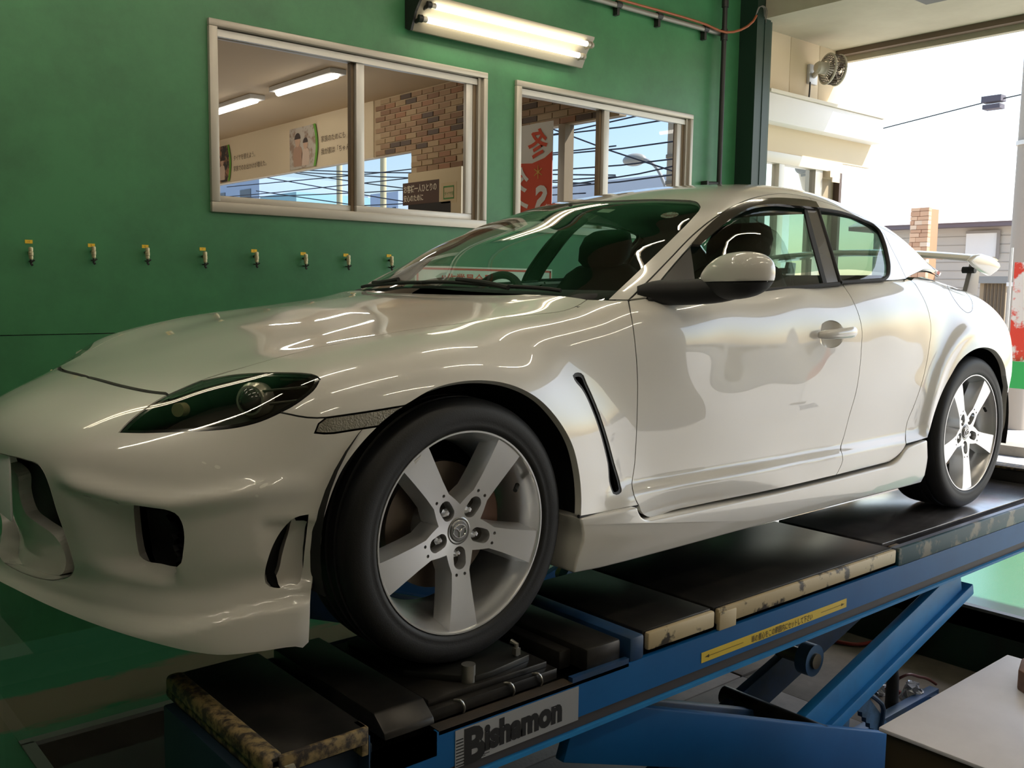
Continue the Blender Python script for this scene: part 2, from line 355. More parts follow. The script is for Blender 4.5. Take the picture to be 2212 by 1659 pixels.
# brick clad part: every brick is a piece
bw = S(MB().box((XS+.012, 3.05, wz(ZB)), (XS+.1, yb0, wz(ZC))).box((XS+.012, yp1, wz(2.12)), (XS+.1, yp0, wz(ZB))).build('wall_right', mat('brick_mortar', (.50, .38, .24), .85)), 'brick wall inside the shop seen through both windows')
brick_m = [mat('brick_%s' % n, c, .8) for n, c in (('tan', (.34, .215, .125)), ('brown', (.25, .14, .08)), ('red', (.33, .17, .095)), ('sand', (.40, .28, .16)), ('dark', (.12, .085, .065)))]
rb = random.Random(4); BL, BH = .205, .062
bd = []
for k, m_ in enumerate(brick_m):
    b_ = MB().box((0, 0, 0), (.014, BL-.014, BH-.013)); me = bpy.data.meshes.new('brick'); me.from_pydata(b_.v, [], b_.f); me.materials.append(m_); bd.append(me)
cnt_b = 0
for r_ in range(60):
    z = ZC-.004-(r_+1)*BH
    if z < 2.12: break
    y = 3.06 + (BL/2 if r_ % 2 else 0) - BL
    while y < yb0-.05:
        if y >= 3.05 and y+BL < yb0+.02 and (z > ZB or (yp1 < y and y+BL < yp0)) and cnt_b < 300:
            me = bd[rb.choices(range(5), (4, 3, 3, 3, 1.2))[0]]
            o = bpy.data.objects.new('brick', me); COL.objects.link(o); o.parent = bw; o.location = (XS, y, wz(z)); cnt_b += 1
        y += BL
# glazing frames and tinted panes below the band
gl = S(MB().box((XS+.02, 2.2, .0), (XS+.07, 14, .12)).build('window_3', M_FRAME), 'glazed side of the shop facing the street')
M_TINT = glass_mat('tinted_glazing', (.40, .445, .52), .35)
ys = [2.2, onX_(1435, 300)[1], onX_(1222, 300)[1]-.02, onX_(1208, 300)[1], yp1, yp0, onX_(761, 348)[1], onX_(640, 380)[1], 11.2, 14]
for a, b in zip(ys[:-1], ys[1:]):
    o = MB().quad((XS+.045, a, .1), (XS+.045, b, .1), (XS+.045, b, wz(ZB if a > 3.0 else ZC)), (XS+.045, a, wz(ZB if a > 3.0 else ZC))).build('pane', M_TINT, gl)
pz = onX_(1215, 262)
S(MB().box((XS-.02, onX_(1222, 300)[1], 0), (XS+.09, onX_(1208, 300)[1], wz(ZB))).build('trim_11', mat('shop_post', (.36, .26, .15), .6)), 'brown post of the shop glazing')
S(MB().box((XS-.03, yp1, 0), (XS+.08, yp0, wz(2.12))).build('wall_right', mat('shop_pillar', (.60, .48, .30), .8)), 'pillar with the brown sign in the shop')
S(MB().box((XS, 2.2, wz(ZB+.28)), (XS+.1, 3.05, wz(ZC))).build('wall_right', mat('shop_band', (.70, .58, .40), .75)), 'short wall band at the near end of the glazing')
S(MB().box((-3, YW+.13, wz(2.4)), (XS, YW+.15, wz(ZC))).build('wall_front', mat('shop_wall', (.62, .50, .34), .8)), 'shop side of the green wall')
# things in the shop
def board(name, px0, px1, py0, py1, m, label, cat, dx=-.02, th=.012):
    a, b = onX(px0, py0, XS+dx), onX(px1, py1, XS+dx)
    y0, y1 = min(a[1], b[1]), max(a[1], b[1]); z0, z1 = min(a[2], b[2]), max(a[2], b[2])
    o = MB().box((XS+dx-th, y0, wz(z0)), (XS+dx, y1, wz(z1))).build(name, m); tag(o, label, cat); return o, (y0, y1, z0, z1)
sg, (y0, y1, z0, z1) = board('shop_sign', 872, 950, 397, 437, mat('sign_brown', (.075, .035, .02), .6), 'dark brown sign with cream Japanese lettering on the shop pillar', 'sign')
M_CREAM = mat('cream_print', (.68, .60, .45), .7)
hgt = z1-z0
for i, s_ in enumerate(('お客様一人ひとりの', '安心のために')):
    lettering('lettering', s_, (XS-.034, y1-.02, wz(z1-hgt*(.43+.40*i))), (0, -1, 0), (0, 0, 1), hgt*(.36 if i == 0 else .33), M_CREAM, sg, bold=.0015, sx=.80)
nt_, (y0, y1, z0, z1) = board('notice_card', 955, 988, 396, 437, mat('tan_card', (.58, .44, .25), .7), 'tan card with a small green frame beside the brown sign', 'card')
o = MB(); h_ = z1-z0; ym = (y0+y1)/2
for a, b, c, d in ((-.09, .09, .18, .165), (-.09, .09, .06, .045)): o.box((XS-.035, ym+a, wz(z0+h_*.5+c-.11)), (XS-.033, ym+b, wz(z0+h_*.5+d-.11)))
for a in (-.09, .082): o.box((XS-.035, ym+a, wz(z0+h_*.5-.06)), (XS-.033, ym+a+.008, wz(z0+h_*.5+.07)))
o.build('frame_print', mat('green_print', (.08, .26, .06), .6), nt_)
lettering('lettering', 'タイヤ館', (XS-.034, ym+.075, wz(z0+h_*.5-.025)), (0, -1, 0), (0, 0, 1), .042, mat('green_print', (.08, .26, .06), .6), nt_)
board('screen_panel', 884, 975, 443, 485, mat('black_mesh_panel', (.018, .017, .018), .4), 'black panel under the brown sign', 'panel')
# posters on the band: a framed picture with a green curved edge, two lines of slogan beside it
def poster(px0, px1, py0, lines, label, dark):
    a = onX(px0, py0, XS-.015); b = onX(px1, py0, XS-.015)
    y1, y0 = a[1], b[1]; zt = ZC-.10; zb = ZB+.02 if not dark else ZB+.02
    e_ = empty('wall_poster', (XS-.01, (y0+y1)/2, wz((zb+zt)/2))); tag(e_, label, 'poster')
    def Q(o):
        o.parent = e_; o.matrix_parent_inverse = Matrix.Translation(e_.location).inverted(); return o
    pm = mat('poster_photo_dark' if dark else 'poster_photo', (.03, .03, .03) if dark else (.50, .45, .38), .6, noise=(9, (.42, .20, .12) if dark else (.30, .20, .14), .42, .12))
    n = 14; out = []
    for i in range(n+1):
        t = i/n; out.append((y0-.06*math.sin(math.pi*t), wz(zb+(zt-zb)*t)))
    poly = [(y1, wz(zb))]+[(p[0], p[1]) for p in out]+[(y1, wz(zt))]
    Q(MB().prism(poly, 0, XS-.014, XS-.004).build('picture', pm))
    gp = [(p[0]-.035, p[1]) for p in out]+[(p[0]+.012, p[1]) for p in out[::-1]]
    Q(MB().prism(gp, 0, XS-.018, XS-.0145).build('green_edge', mat('leaf_green', (.12, .36, .03), .6)))
    for i, s_ in enumerate(lines):
        Q(lettering('lettering', s_, (XS-.006, y0-.16, wz(zt-.24-.15*i)), (0, -1, 0), (0, 0, 1), .085, mat('brown_print', (.10, .065, .04), .7)))
    # printed people: body, head and hair
    for k, (fy, sc_, c) in enumerate(((.34, 1.0, (.42, .26, .18)), (.66, .82, (.60, .46, .36)))):
        yc = y1+(y0-y1)*fy; zz = wz(zb)+.03; w_ = abs(y1-y0)*.20*sc_; h_ = (zt-zb)*.50*sc_
        m_ = mat('poster_figure_%d' % (k+(2 if dark else 0)), c, .7)
        body = [(yc-w_*.8, zz), (yc+w_*.8, zz), (yc+w_, zz+h_*.6), (yc+w_*.75, zz+h_*.9), (yc+w_*.3, zz+h_), (yc-w_*.3, zz+h_), (yc-w_*.75, zz+h_*.9), (yc-w_, zz+h_*.6)]
        Q(MB().prism(body, 0, XS-.0165, XS-.0142).build('figure_print', m_))
        hr_ = w_*.62; hz = zz+h_+hr_*.8
        Q(MB().prism([(yc+hr_*.85*math.cos(2*math.pi*j/14), hz+hr_*math.sin(2*math.pi*j/14)) for j in range(14)], 0, XS-.0168, XS-.0142).build('head_print', mat('poster_skin', (.55, .36, .25), .7)))
        Q(MB().prism([(yc+hr_*math.cos(math.pi*j/10), hz+hr_*.25+hr_*.95*math.sin(math.pi*j/10)) for j in range(11)], 0, XS-.0172, XS-.0169).build('hair_print', mat('poster_hair', (.05, .035, .03), .7)))
poster(625, 678, 262, ('家族のためにも', '我が家は「ちゃんと買い」'), 'poster with two people and a green curved edge, nearer the window bar', False)
poster(455, 492, 310, ('タイヤを替えよう。', '家族でのお出かけが増えた。'), 'dark poster with standing people at the far left of the window', True)
# ceiling lights of the shop
lamp_em = emis_mat('shop_lamp_glow', (1, .93, .80), 16)
for k, (y0, y1, lab) in enumerate(((onZ(712., 160., ZC-.06)[1], onZ(590., 200., ZC-.06)[1], 'long ceiling light of the shop, nearer the window bar'), (onZ(555., 217., ZC-.06)[1], onZ(462., 248., ZC-.06)[1], 'long ceiling light of the shop at the left window edge'))):
    xc = onZ(650., 180., ZC-.06)[0]; e_ = empty('ceiling_light', (xc, (y0+y1)/2, wz(ZC))); tag(e_, lab, 'ceiling light', 'shop ceiling lights')
    for o in (MB().box((xc-.02, y0-.04, wz(ZC)-.05), (xc+.16, y1+.04, wz(ZC)-.002)).build('housing', M_WHITE, bevel=.004), MB().tube([(xc+.07, y0, wz(ZC)-.058), (xc+.07, y1, wz(ZC)-.058)], .032, 12).build('tube', lamp_em, smooth=True)):
        o.parent = e_; o.matrix_parent_inverse = Matrix.Translation(e_.location).inverted()
for k, (x, y) in enumerate(((1.0, 5.2), (1.0, 8.0), (-1.0, 5.2), (3.0, 10.5))):
    e_ = empty('ceiling_light', (x, y, wz(ZC))); tag(e_, ['ceiling light of the shop hidden above the first window', 'ceiling light of the shop behind the first window, further back', 'ceiling light of the shop at its left end', 'ceiling light of the shop at its far end'][k], 'ceiling light', 'shop ceiling lights')
    for o in (MB().box((x-.09, y-.64, wz(ZC)-.05), (x+.09, y+.64, wz(ZC)-.002)).build('housing', M_WHITE, bevel=.004), MB().tube([(x, y-.6, wz(ZC)-.058), (x, y+.6, wz(ZC)-.058)], .032, 12).build('tube', lamp_em, smooth=True)):
        o.parent = e_; o.matrix_parent_inverse = Matrix.Translation(e_.location).inverted()
# red and white sale banner hanging behind window 2 (seen from its back, so its print is mirrored)
a = onX(1114., 275., XS-.12); b = onX(1192., 470., XS-.12); y1, y0 = a[1]+.02, b[1]; zt, zb = a[2], b[2]-.35
bn = MB().box((XS-.125, y0, wz(zb)), (XS-.12, y1, wz(zt))).build('sale_banner', mat('banner_white', (.85, .83, .80), .8)); tag(bn, 'white and orange-red winter sale banner hanging behind the right window', 'banner')
MB().cyl((XS-.1, y1-.01, 0), (XS-.1, y1-.01, wz(zt+.05)), .012, 10).build('banner_pole', M_WHITE, bn)
M_RED = mat('banner_red', (.78, .10, .045), .7)
zr = onX(1150., 345., XS-.12)[2]
MB().prism([(y1, wz(zb)), (y0, wz(zb)), (y0, wz(zr+.05)), (y0+.1, wz(zr)), ((y0+y1)/2, wz(zr-.035)), (y1-.06, wz(zr-.02)), (y1, wz(zr))], 0, XS-.130, XS-.1265).build('red_field', M_RED, bn)
lettering('lettering', '冬', (XS-.131, y0+.06, wz(zr+.035)), (0, 1, 0), (0, 0, 1), .27, M_RED, bn, bold=.006)
lettering('lettering', 'の', (XS-.131, y1-.10, wz(zr+.14)), (0, 1, 0), (0, 0, 1), .11, M_RED, bn)
M_BW = mat('banner_letter', (.9, .88, .86), .7)
lettering('lettering', 'S', (XS-.135, y0+.05, wz(zr-.50)), (0, 1, 0), (0, 0, 1), .36, M_BW, bn, bold=.012)
lettering('lettering', 'タ', (XS-.135, y1-.24, wz(zr-.27)), (0, 1, 0), (0, 0, 1), .25, M_BW, bn, bold=.008)
lettering('lettering', 'イ', (XS-.135, y1-.24, wz(zr-.50)), (0, 1, 0), (0, 0, 1), .25, M_BW, bn, bold=.008)
lettering('lettering', '＊', (XS-.135, y0+.10, wz(zr-.18)), (0, 1, 0), (0, 0, 1), .16, mat('banner_gold', (.80, .45, .10), .7), bn)
# ================================================================ THINGS ON THE GREEN WALL AND CEILING
M_TUBE = emis_mat('tube_glow', (1.0, .90, .66), 7)
M_TUBEW = emis_mat('tube_glow_white', (1.0, .90, .72), 36)
M_LAMPW = mat('lamp_white', (.30, .27, .21), .45)
def P_(o, e):
    o.parent = e; o.matrix_parent_inverse = e.matrix_basis.inverted(); return o
# tilted twin tube lamp on the wall
def wall_lamp(x0, x1, dz, label):
    def wz(z): return z+ZL+dz
    e = empty('tube_lamp', ((x0+x1)/2, YW, wz(2.45)))
    tag(e, label, 'lamp')
    # tray: sloping reflector from the wall (top) out and down
    z0, z1 = wz(2.35), wz(2.545); ya, yb = YW-.09, YW-.155
    tray = [(YW-.005, z1), (YW-.17, z1-.015), (YW-.165, z1-.03), (YW-.105, z1-.10), (YW-.06, z0), (YW-.045, z0), (YW-.005, z0+.02)]
    P_(MB().prism([(y, z) for y, z in tray], 0, x0-.06, x1).build('reflector', M_LAMPW, bevel=.003), e)
    for (y, z), sh in (((YW-.165, wz(2.475)), 0), ((YW-.125, wz(2.405)), -.03)):
        P_(MB().tube([(x0+.02+sh, y, z), (x1-.07+sh, y, z)], .0165, 14).build('tube', M_TUBE, smooth=True), e)
        for x, s in ((x0+.02+sh, -1), (x1-.07+sh, 1)):
            P_(MB().cyl((x, y, z), (x+s*.028, y, z), .0165).build('tube_cap', M_CHR if 'M_CHR' in globals() else M_FRAME, smooth=True), e)
            P_(MB().cyl((x+s*.03, y, z), (x+s*.052, y+.005, z), .021).cyl((x+s*.04, y, z), (x+s*.04, y+.07, z-.01), .012).build('lamp_holder', M_BLACK if s < 0 else M_LAMPW, smooth=True), e)
    P_(MB().prism([(y, z) for y, z in tray], 0, x0-.075, x0-.06).build('end_cap', M_BLACK), e)
wall_lamp(1.86, 3.15, 0, 'white twin-tube wall lamp glowing above the windows')
wall_lamp(-1.25, .04, .12, 'twin-tube wall lamp beyond the top left corner')
# fluorescent battens under the workshop ceiling
k = 0
for x, y, along in ((-2.2, .4, 1), (-2.2, -1.6, 1), (-.3, .3, 1), (-.3, -1.7, 1), (1.7, .3, 1), (1.7, -1.7, 1), (3.6, .2, 1), (3.6, -1.8, 1), (.6, -4.0, 1), (3.0, -4.0, 1), (-2.0, -4.0, 1)):
    z = wz(3.28); e = empty('batten_light', (x, y, wz(5.2)))
    tag(e, 'ceiling tube batten, %s row from the green wall, %s from bay exit' % ({0: 'nearest', 1: 'second', 4: 'third'}[0 if y > 0 else 1 if y > -3 else 4], {3.6: 'first', 3.0: 'first', 1.7: 'second', .6: 'second', -.3: 'third', -2.0: 'third', -2.2: 'fourth'}[x]), 'ceiling light', 'workshop ceiling battens')
    P_(MB().box((x-.63, y-.05, z+.03), (x+.63, y+.05, z+.09)).build('housing', M_LAMPW, bevel=.004), e)
    P_(MB().tube([(x-.6, y, z), (x+.6, y, z)], .0165, 12).build('tube', M_TUBEW, smooth=True), e)
    for s in (-1, 1):
        P_(MB().box((x+s*.615-.012, y-.02, z-.02), (x+s*.615+.012, y+.02, z+.04)).build('lamp_holder', M_LAMPW), e)
        P_(MB().tube([(x+s*.4, y, z+.09), (x+s*.4, y, wz(5.2))], .006, 8).build('rod', M_FRAME), e)
    k += 1
# air outlets with yellow number tags
def hooks():
    xs = [onY(px, py, YW)[0] for px, py in ((63., 550.), (198., 550.), (314., 552.), (438., 558.), (549., 560.), (655., 562.), (747., 565.), (840., 568.))]
    zs = [onY(px, py, YW)[2] for px, py in ((63., 550.), (198., 548.), (314., 550.), (438., 558.), (549., 558.), (655., 562.), (747., 564.), (840., 566.))]
    tz = [onY(px, py, YW)[2] for px, py in ((62., 522.), (197., 530.), (314., 532.5), (438., 538.), (548., 542.), (655., 548.), (745., 551.), (839., 552.5))]
    M_BRASS = mat('pale_brass', (.55, .48, .30), .4, .6); M_TAG = mat('yellow_tag', (.80, .52, .03), .55); M_INK = mat('tag_ink', (.30, .10, .03), .6)
    order = ['first', 'second', 'third', 'fourth', 'fifth', 'sixth', 'seventh', 'last']
    for i, (x, z, t) in enumerate(zip(xs, zs, tz)):
        e = empty('wall_hook', (x, YW, wz(z))); tag(e, '%s brass hook from the left on the green wall, under its yellow tag' % order[i], 'hook', 'brass hooks in a row')
        w = wz(z); y = YW-.03
        P_(MB().lathe([(.0, .034), (.009, .032), (.0105, .026), (.0095, .012), (.011, .010), (.011, -.004), (.0095, -.006), (.0095, -.018), (.007, -.02), (.007, -.022), (0, -.022)], (x, y, w), 'z', 14).build('coupler', M_BRASS, smooth=True), e)
        P_(MB().tube([(x, y, w-.02), (x, y, w-.042), (x+.004, y-.004, w-.048)], .0055, 10).build('nozzle', M_BLACK, smooth=True), e)
        P_(MB().tube([(x, YW+.002, w+.01), (x, YW-.018, w+.008), (x, y, w+.006)], .006, 8).build('wall_stud', M_BLACK), e)
        P_(MB().tube([(x, YW+.002, w-.03), (x, y-.006, w-.034), (x+.012, y-.010, w-.024)], .0035, 8).build('hook_wire', M_BLACK, smooth=True), e)
        o = MB().box((x-.0155, YW-.002, wz(t)-.008), (x+.0155, YW+.001, wz(t)+.008)).build('number_tag', M_TAG); tag(o, 'small yellow number tag above the %s brass hook from the left' % order[i], 'tag', 'yellow number tags')
        lettering('lettering', str(10-i), (x-.004-(.003 if i == 0 else 0), YW-.002, wz(t)-.004), (1, 0, 0), (0, 0, 1), .012, M_INK, o, off=.0006)
hooks()
# pipes: vertical black pipe, horizontal conduit and the orange hose along it
px_, pr = 4.622, .024
e = empty('wall_pipe', (px_, YW-.07, wz(1.69))); tag(e, 'black vertical pipe standing off the green wall beside the steel column', 'pipe')
P_(MB().cyl((px_, YW-.07, wz(1.69)), (px_, YW-.07, wz(5.2)), .019, 14).build('pipe', M_BLACK, smooth=True), e)
P_(MB().cyl((px_, YW-.07, wz(2.78)), (px_, YW-.07, wz(2.86)), .027, 14).build('tee', M_BLACK, smooth=True), e)
P_(MB().cyl((px_, YW-.07, wz(3.02)), (px_, YW-.07, wz(3.07)), .026, 14).build('coupling', M_BLACK, smooth=True), e)
P_(MB().cyl((px_-.12, YW-.045, wz(1.715)), (px_+.02, YW-.075, wz(1.722)), .012, 10).box((px_-.13, YW-.06, wz(1.70)), (px_-.11, YW, wz(1.73))).build('bracket', M_BLACK), e)
e = empty('conduit', (3.9, YW-.03, wz(2.83))); tag(e, 'grey horizontal conduit running along the top of the green wall', 'conduit')
M_GREYP = mat('grey_conduit', (.26, .25, .22), .5, .4)
P_(MB().tube([(1.2, YW-.035, wz(2.80)), (px_, YW-.035, wz(2.835))], .018, 12).build('tube', M_GREYP, smooth=True), e)
for x in (3.50, 3.92, 4.44): P_(MB().tube([(x-.025, YW-.035, wz(2.805+.0102*(x-1.2))), (x+.025, YW-.035, wz(2.805+.0102*(x-1.2)))], .023, 12).box((x-.012, YW-.04, wz(2.76)), (x+.012, YW, wz(2.82))).build('saddle', M_BLACK), e)
o = MB().tube(catmull([(1.2, YW-.06, wz(2.83)), (2.5, YW-.06, wz(2.845)), (3.6, YW-.06, wz(2.855)), (4.4, YW-.06, wz(2.86)), (4.62, YW-.11, wz(2.83)), (4.72, YW-.15, wz(2.86)), (4.80, YW-.19, wz(2.92)), (4.85, YW-.19, wz(2.98))], 60), .009, 8).build('orange_hose', mat('orange_rubber', (.34, .09, .03), .5), smooth=True); tag(o, 'thin orange hose lying on the conduit and bending up to the column', 'hose')
o = MB()
for s in range(3): o.tube(catmull([(4.84, YW-.19, wz(2.98)), (4.86+.02*s, YW-.20, wz(3.04+.01*s)), (4.92+.02*s, YW-.20, wz(3.05)), (4.95+.01*s, YW-.19, wz(2.99-.02*s))], 14), .003, 6)
tag(o.build('loose_wires', mat('grey_wire', (.16, .15, .13), .6), smooth=True), 'tuft of loose grey wires at the column head', 'wires')
# notice banner on the wall behind the car
e = MB().box((1.86, YW-.006, wz(.60)), (2.96, YW-.001, wz(1.03))).build('safety_notice', mat('notice_white', (.78, .78, .74), .6)); tag(e, 'white notice with red border and red Japanese warning on the green wall behind the car', 'notice')
M_NR = mat('notice_red', (.72, .06, .05), .6)
b = MB()
for a in ((1.87, .61, 2.95, .622), (1.87, 1.008, 2.95, 1.02), (1.87, .61, 1.882, 1.02), (2.938, .61, 2.95, 1.02)): b.box((a[0], YW-.0085, wz(a[1])), (a[2], YW-.0065, wz(a[3])))
b.build('border_print', M_NR, e)
lettering('lettering', '!!作業員全員', (2.05, YW-.007, wz(.925)), (1, 0, 0), (0, 0, 1), .072, M_NR, e, bold=.0015)
lettering('lettering', '安全注意', (1.98, YW-.007, wz(.65)), (1, 0, 0), (0, 0, 1), .225, M_NR, e, bold=.006)
# ================================================================ OUTSIDE THE BAY
M_ASPH = mat('pale_asphalt', (.42, .40, .37), .7, noise=(1.2, (.36, .345, .32), .5, .4))
S(MB().box((6.35, -60, -.12), (70, 60, -.005)).box((-40, -60, -.12), (6.35, -6, -.005)).box((-40, -6, -.12), (-10.1, 60, -.005)).box((4.75, YW+.2, -.12), (6.35, 60, -.005)).build('floor', M_ASPH), 'sunlit pavement outside the bay')
# cream siding wall of the shop entrance: single boards are pieces
zt, zl = 2.99, 2.50
ew = S(MB().box((5.165, YW+.03, wz(2.03)), (6.46, YW+.12, wz(3.9))).build('wall_right', mat('siding_back', (.40, .33, .22), .8)), 'cream clad wall beside the bay exit')
x = 5.17
for i in range(3):
    MB().box((x+.002, YW, wz(zl)), (x+.428, YW+.03, wz(3.9))).build('siding_board', M_SIDING, ew, bevel=.003); x += .43
# projecting band and lintel over the entrance
S(MB().box((5.165, YW-.11, wz(2.255)), (6.95, YW+.03, wz(2.475))).build('trim_12', mat('white_band', (.86, .84, .82), .55), bevel=.01), 'white projecting band over the entrance')
S(MB().box((5.165, YW-.13, wz(2.475)), (6.95, YW+.03, wz(2.50))).build('trim_13', mat('ledge', (.72, .66, .55), .6)), 'thin ledge on top of the white band')
S(MB().box((5.165, YW+.0, wz(2.045)), (6.95, YW+.04, wz(2.255))).build('trim_14', M_SIDING), 'cream lintel under the white band')
# entrance: aluminium frame, glass doors
d1 = S(MB().box((5.165, YW-.01, wz(1.955)), (6.46, YW+.08, wz(2.045))).box((5.50, YW-.005, 0), (5.58, YW+.07, wz(1.96))).build('door_1', mat('door_aluminium', (.62, .57, .47), .4, .3), bevel=.004), 'aluminium framed glass entrance beside the bay exit')
for a, b in ((5.18, 5.5), (5.58, 6.05)):
    MB().quad((a, YW+.03, .05), (b, YW+.03, .05), (b, YW+.03, wz(1.95)), (a, YW+.03, wz(1.95))).build('pane', glass_mat('door_glass', (.82, .86, .84), 1.0), d1)
MB().box((6.05, YW+.0, 0), (6.16, YW+.1, wz(1.955))).build('stile', M_FRAME, d1); MB().box((6.19, YW+.05, 0), (6.42, YW+.1, wz(1.955))).build('wall_strip', mat('door_side', (.34, .27, .17), .6), d1); MB().box((6.42, YW-.01, 0), (6.46, YW+.1, wz(1.955))).build('stile', mat('dark_stile', (.07, .04, .03), .5), d1)
o = MB().box((6.20, YW-.05, wz(1.90)), (6.36, YW+.05, wz(1.955))).box((6.22, YW-.06, wz(1.86)), (6.34, YW-.05, wz(1.90))).build('door_sensor', mat('sensor_white', (.62, .5, .36), .5)); tag(o, 'small cream door sensor under the entrance head', 'sensor')
# work lamp hanging behind the door glass
c = onY(1738., 378., YW+.35); e = empty('work_lamp', (c[0], c[1], wz(c[2]))); tag(e, 'small dark spot lamp with white shade hanging inside the entrance', 'lamp')
cx, cy, cz = c[0], c[1], wz(c[2])
P_(MB().tube([(cx-.05, YW+.06, wz(1.975)), (cx-.05, cy, wz(1.96)), (cx-.05, cy, cz+.08)], .012, 8).build('stem', M_BLACK), e)
P_(MB().sphere((cx-.03, cy, cz+.06), (.085, .07, .06), 12, 8).build('bracket', M_BLACK, smooth=True), e)
P_(MB().tube([(cx-.03, cy, cz+.05), (cx+.09, cy-.02, cz-.075)], [.05, .095], 16).build('lamp_shade', mat('lamp_shade_cream', (.66, .60, .50), .5), smooth=True), e)
P_(MB().tube([(cx+.088, cy-.0195, cz-.074), (cx+.092, cy-.0205, cz-.078)], .09, 16).build('lens', mat('lamp_face', (.9, .88, .82), .3), smooth=True), e)
# wall fan under the soffit
c_ = onY(1762., 150., YW-.02); c = (c_[0], YW-.02, wz(c_[2])); e = empty('wall_fan', c); tag(e, 'grey industrial wall fan on the cream siding under the soffit', 'fan')
f_ = onY(1797., 150., YW-.26); fx, fy, fz = f_[0], YW-.26, wz(f_[2])
R_ = .118
fd = np.array([.90, -.42, -.05]); fd /= np.linalg.norm(fd); fa = np.cross(fd, (0, 0, 1.0)); fa /= np.linalg.norm(fa); fb = np.cross(fa, fd)
FC = np.array([fx, fy, fz])
def fpt(r, a, h): return FC + fa*r*math.cos(a) + fb*r*math.sin(a) + fd*h
M_FAN = mat('fan_grey', (.50, .46, .38), .45, .2); M_FAND = mat('fan_dark', (.10, .075, .055), .5)
P_(MB().box((c[0]-.1, YW-.03, fz-.07), (c[0]+.02, YW, fz+.09)).build('wall_plate', mat('fan_plate', (.55, .56, .60), .4, .3), bevel=.005), e)
P_(MB().tube([(c[0]-.03, YW-.02, fz), tuple(FC-fd*.10)], .022, 10).build('arm', M_FAN, smooth=True), e)
P_(MB().tube([tuple(FC-fd*.15), tuple(FC-fd*.13), tuple(FC-fd*.04), tuple(FC)], [.035, .05, .05, .035], 16).build('motor', M_FAN, smooth=True), e)
for rr, h, n_ in ((R_, -.04, 'guard_ring'), (R_, .055, 'guard_ring'), (R_*.62, .075, 'guard_ring'), (R_*.55, -.07, 'guard_ring')):
    P_(MB().tube([fpt(rr, 2*math.pi*i/32, h) for i in range(33)], .010 if rr == R_ else .006, 8, caps=False).build(n_, M_FAN, smooth=True), e)
g_ = MB()
for i in range(28):
    a = 2*math.pi*i/28; g_.tube([fpt(.03, a, .08), fpt(R_*.6, a, .075), fpt(R_, a, .055), fpt(R_, a, -.04), fpt(R_*.5, a, -.07)], .0035, 5)
P_(g_.build('guard_wires', M_FAND, smooth=True), e)
for i in range(3):
    a = 2*math.pi*i/3; q = [fpt(.03, a-.3, .02), fpt(.03, a+.3, .045), fpt(R_*.85, a+.55, .06), fpt(R_*.88, a+.1, .04), fpt(R_*.8, a-.35, .015)]
    P_(MB().add(q, [(0, 1, 2, 3, 4)]).build('blade', M_FAND), e)
P_(MB().tube(catmull([(c[0]-.09, YW-.03, fz-.06), (c[0]-.11, YW-.04, fz-.16), (c[0]-.12, YW-.03, fz-.28), (c[0]-.125, YW-.01, wz(2.50))], 16), .007, 8).build('cable', M_BLACK, smooth=True), e)
# lamp box under the soffit, top right
b_ = onZ(2000., 11., 2.90); o = MB().box((b_[0]-.5, b_[1]-.32, wz(2.90)), (b_[0], b_[1], wz(2.99))).build('soffit_box', mat('box_dark_olive', (.045, .05, .03), .5), bevel=.006); tag(o, 'dark olive box fixed under the soffit at the top edge', 'box')
# ---- far things, sunlit
XF = 18.0
def far(px, py, X=XF): return onX(float(px), float(py), X)
# house with a dark eave and a brick like facade
h0, h1 = far(2006, 495), far(2178, 483); e = empty('house', (XF+2, 6, 0)); tag(e, 'pale two-storey house with dark eaves behind the car spoiler', 'house')
y1, y0 = h0[1]+1.2, h1[1]-.4; ze = h0[2]
P_(MB().box((XF, y0, 0), (XF+6, y1, wz(ze))).build('walls', mat('house_wall', (.58, .53, .46), .8)), e)
P_(MB().box((XF-.35, y0-.5, wz(ze)), (XF+6.3, y1+.4, wz(ze+.10))).build('eaves', mat('eave_dark', (.16, .13, .15), .6)), e)
P_(MB().prism([(XF-.4, wz(ze+.08)), (XF+3, wz(ze+1.1)), (XF+6.4, wz(ze+.08))], 1, y0-.5, y1+.4).build('roof', mat('roof_light', (.62, .58, .56), .6)), e)
w0, w1 = far(2090, 505), far(2154, 555)
P_(MB().box((XF-.05, w1[1], wz(w1[2])), (XF, w0[1], wz(w0[2]))).build('window', mat('house_window', (.82, .82, .80), .3)), e)
P_(MB().box((XF-.08, w1[1]-.06, wz(w1[2])-.05), (XF-.05, w1[1], wz(w0[2])+.05)).box((XF-.08, w1[1], wz(w0[2])), (XF-.05, w0[1], wz(w0[2])+.05)).build('window_frame', mat('frame_grey', (.30, .27, .24), .6)), e)
for k in range(9):
    z = ze-.18-k*.17
    P_(MB().box((XF-.008, y0+.01, wz(z)), (XF, y1-.01, wz(z)+.012)).build('course_line', mat('course_taupe', (.38, .34, .29), .8)), e)  # thin course strips in a darker tone than the wall
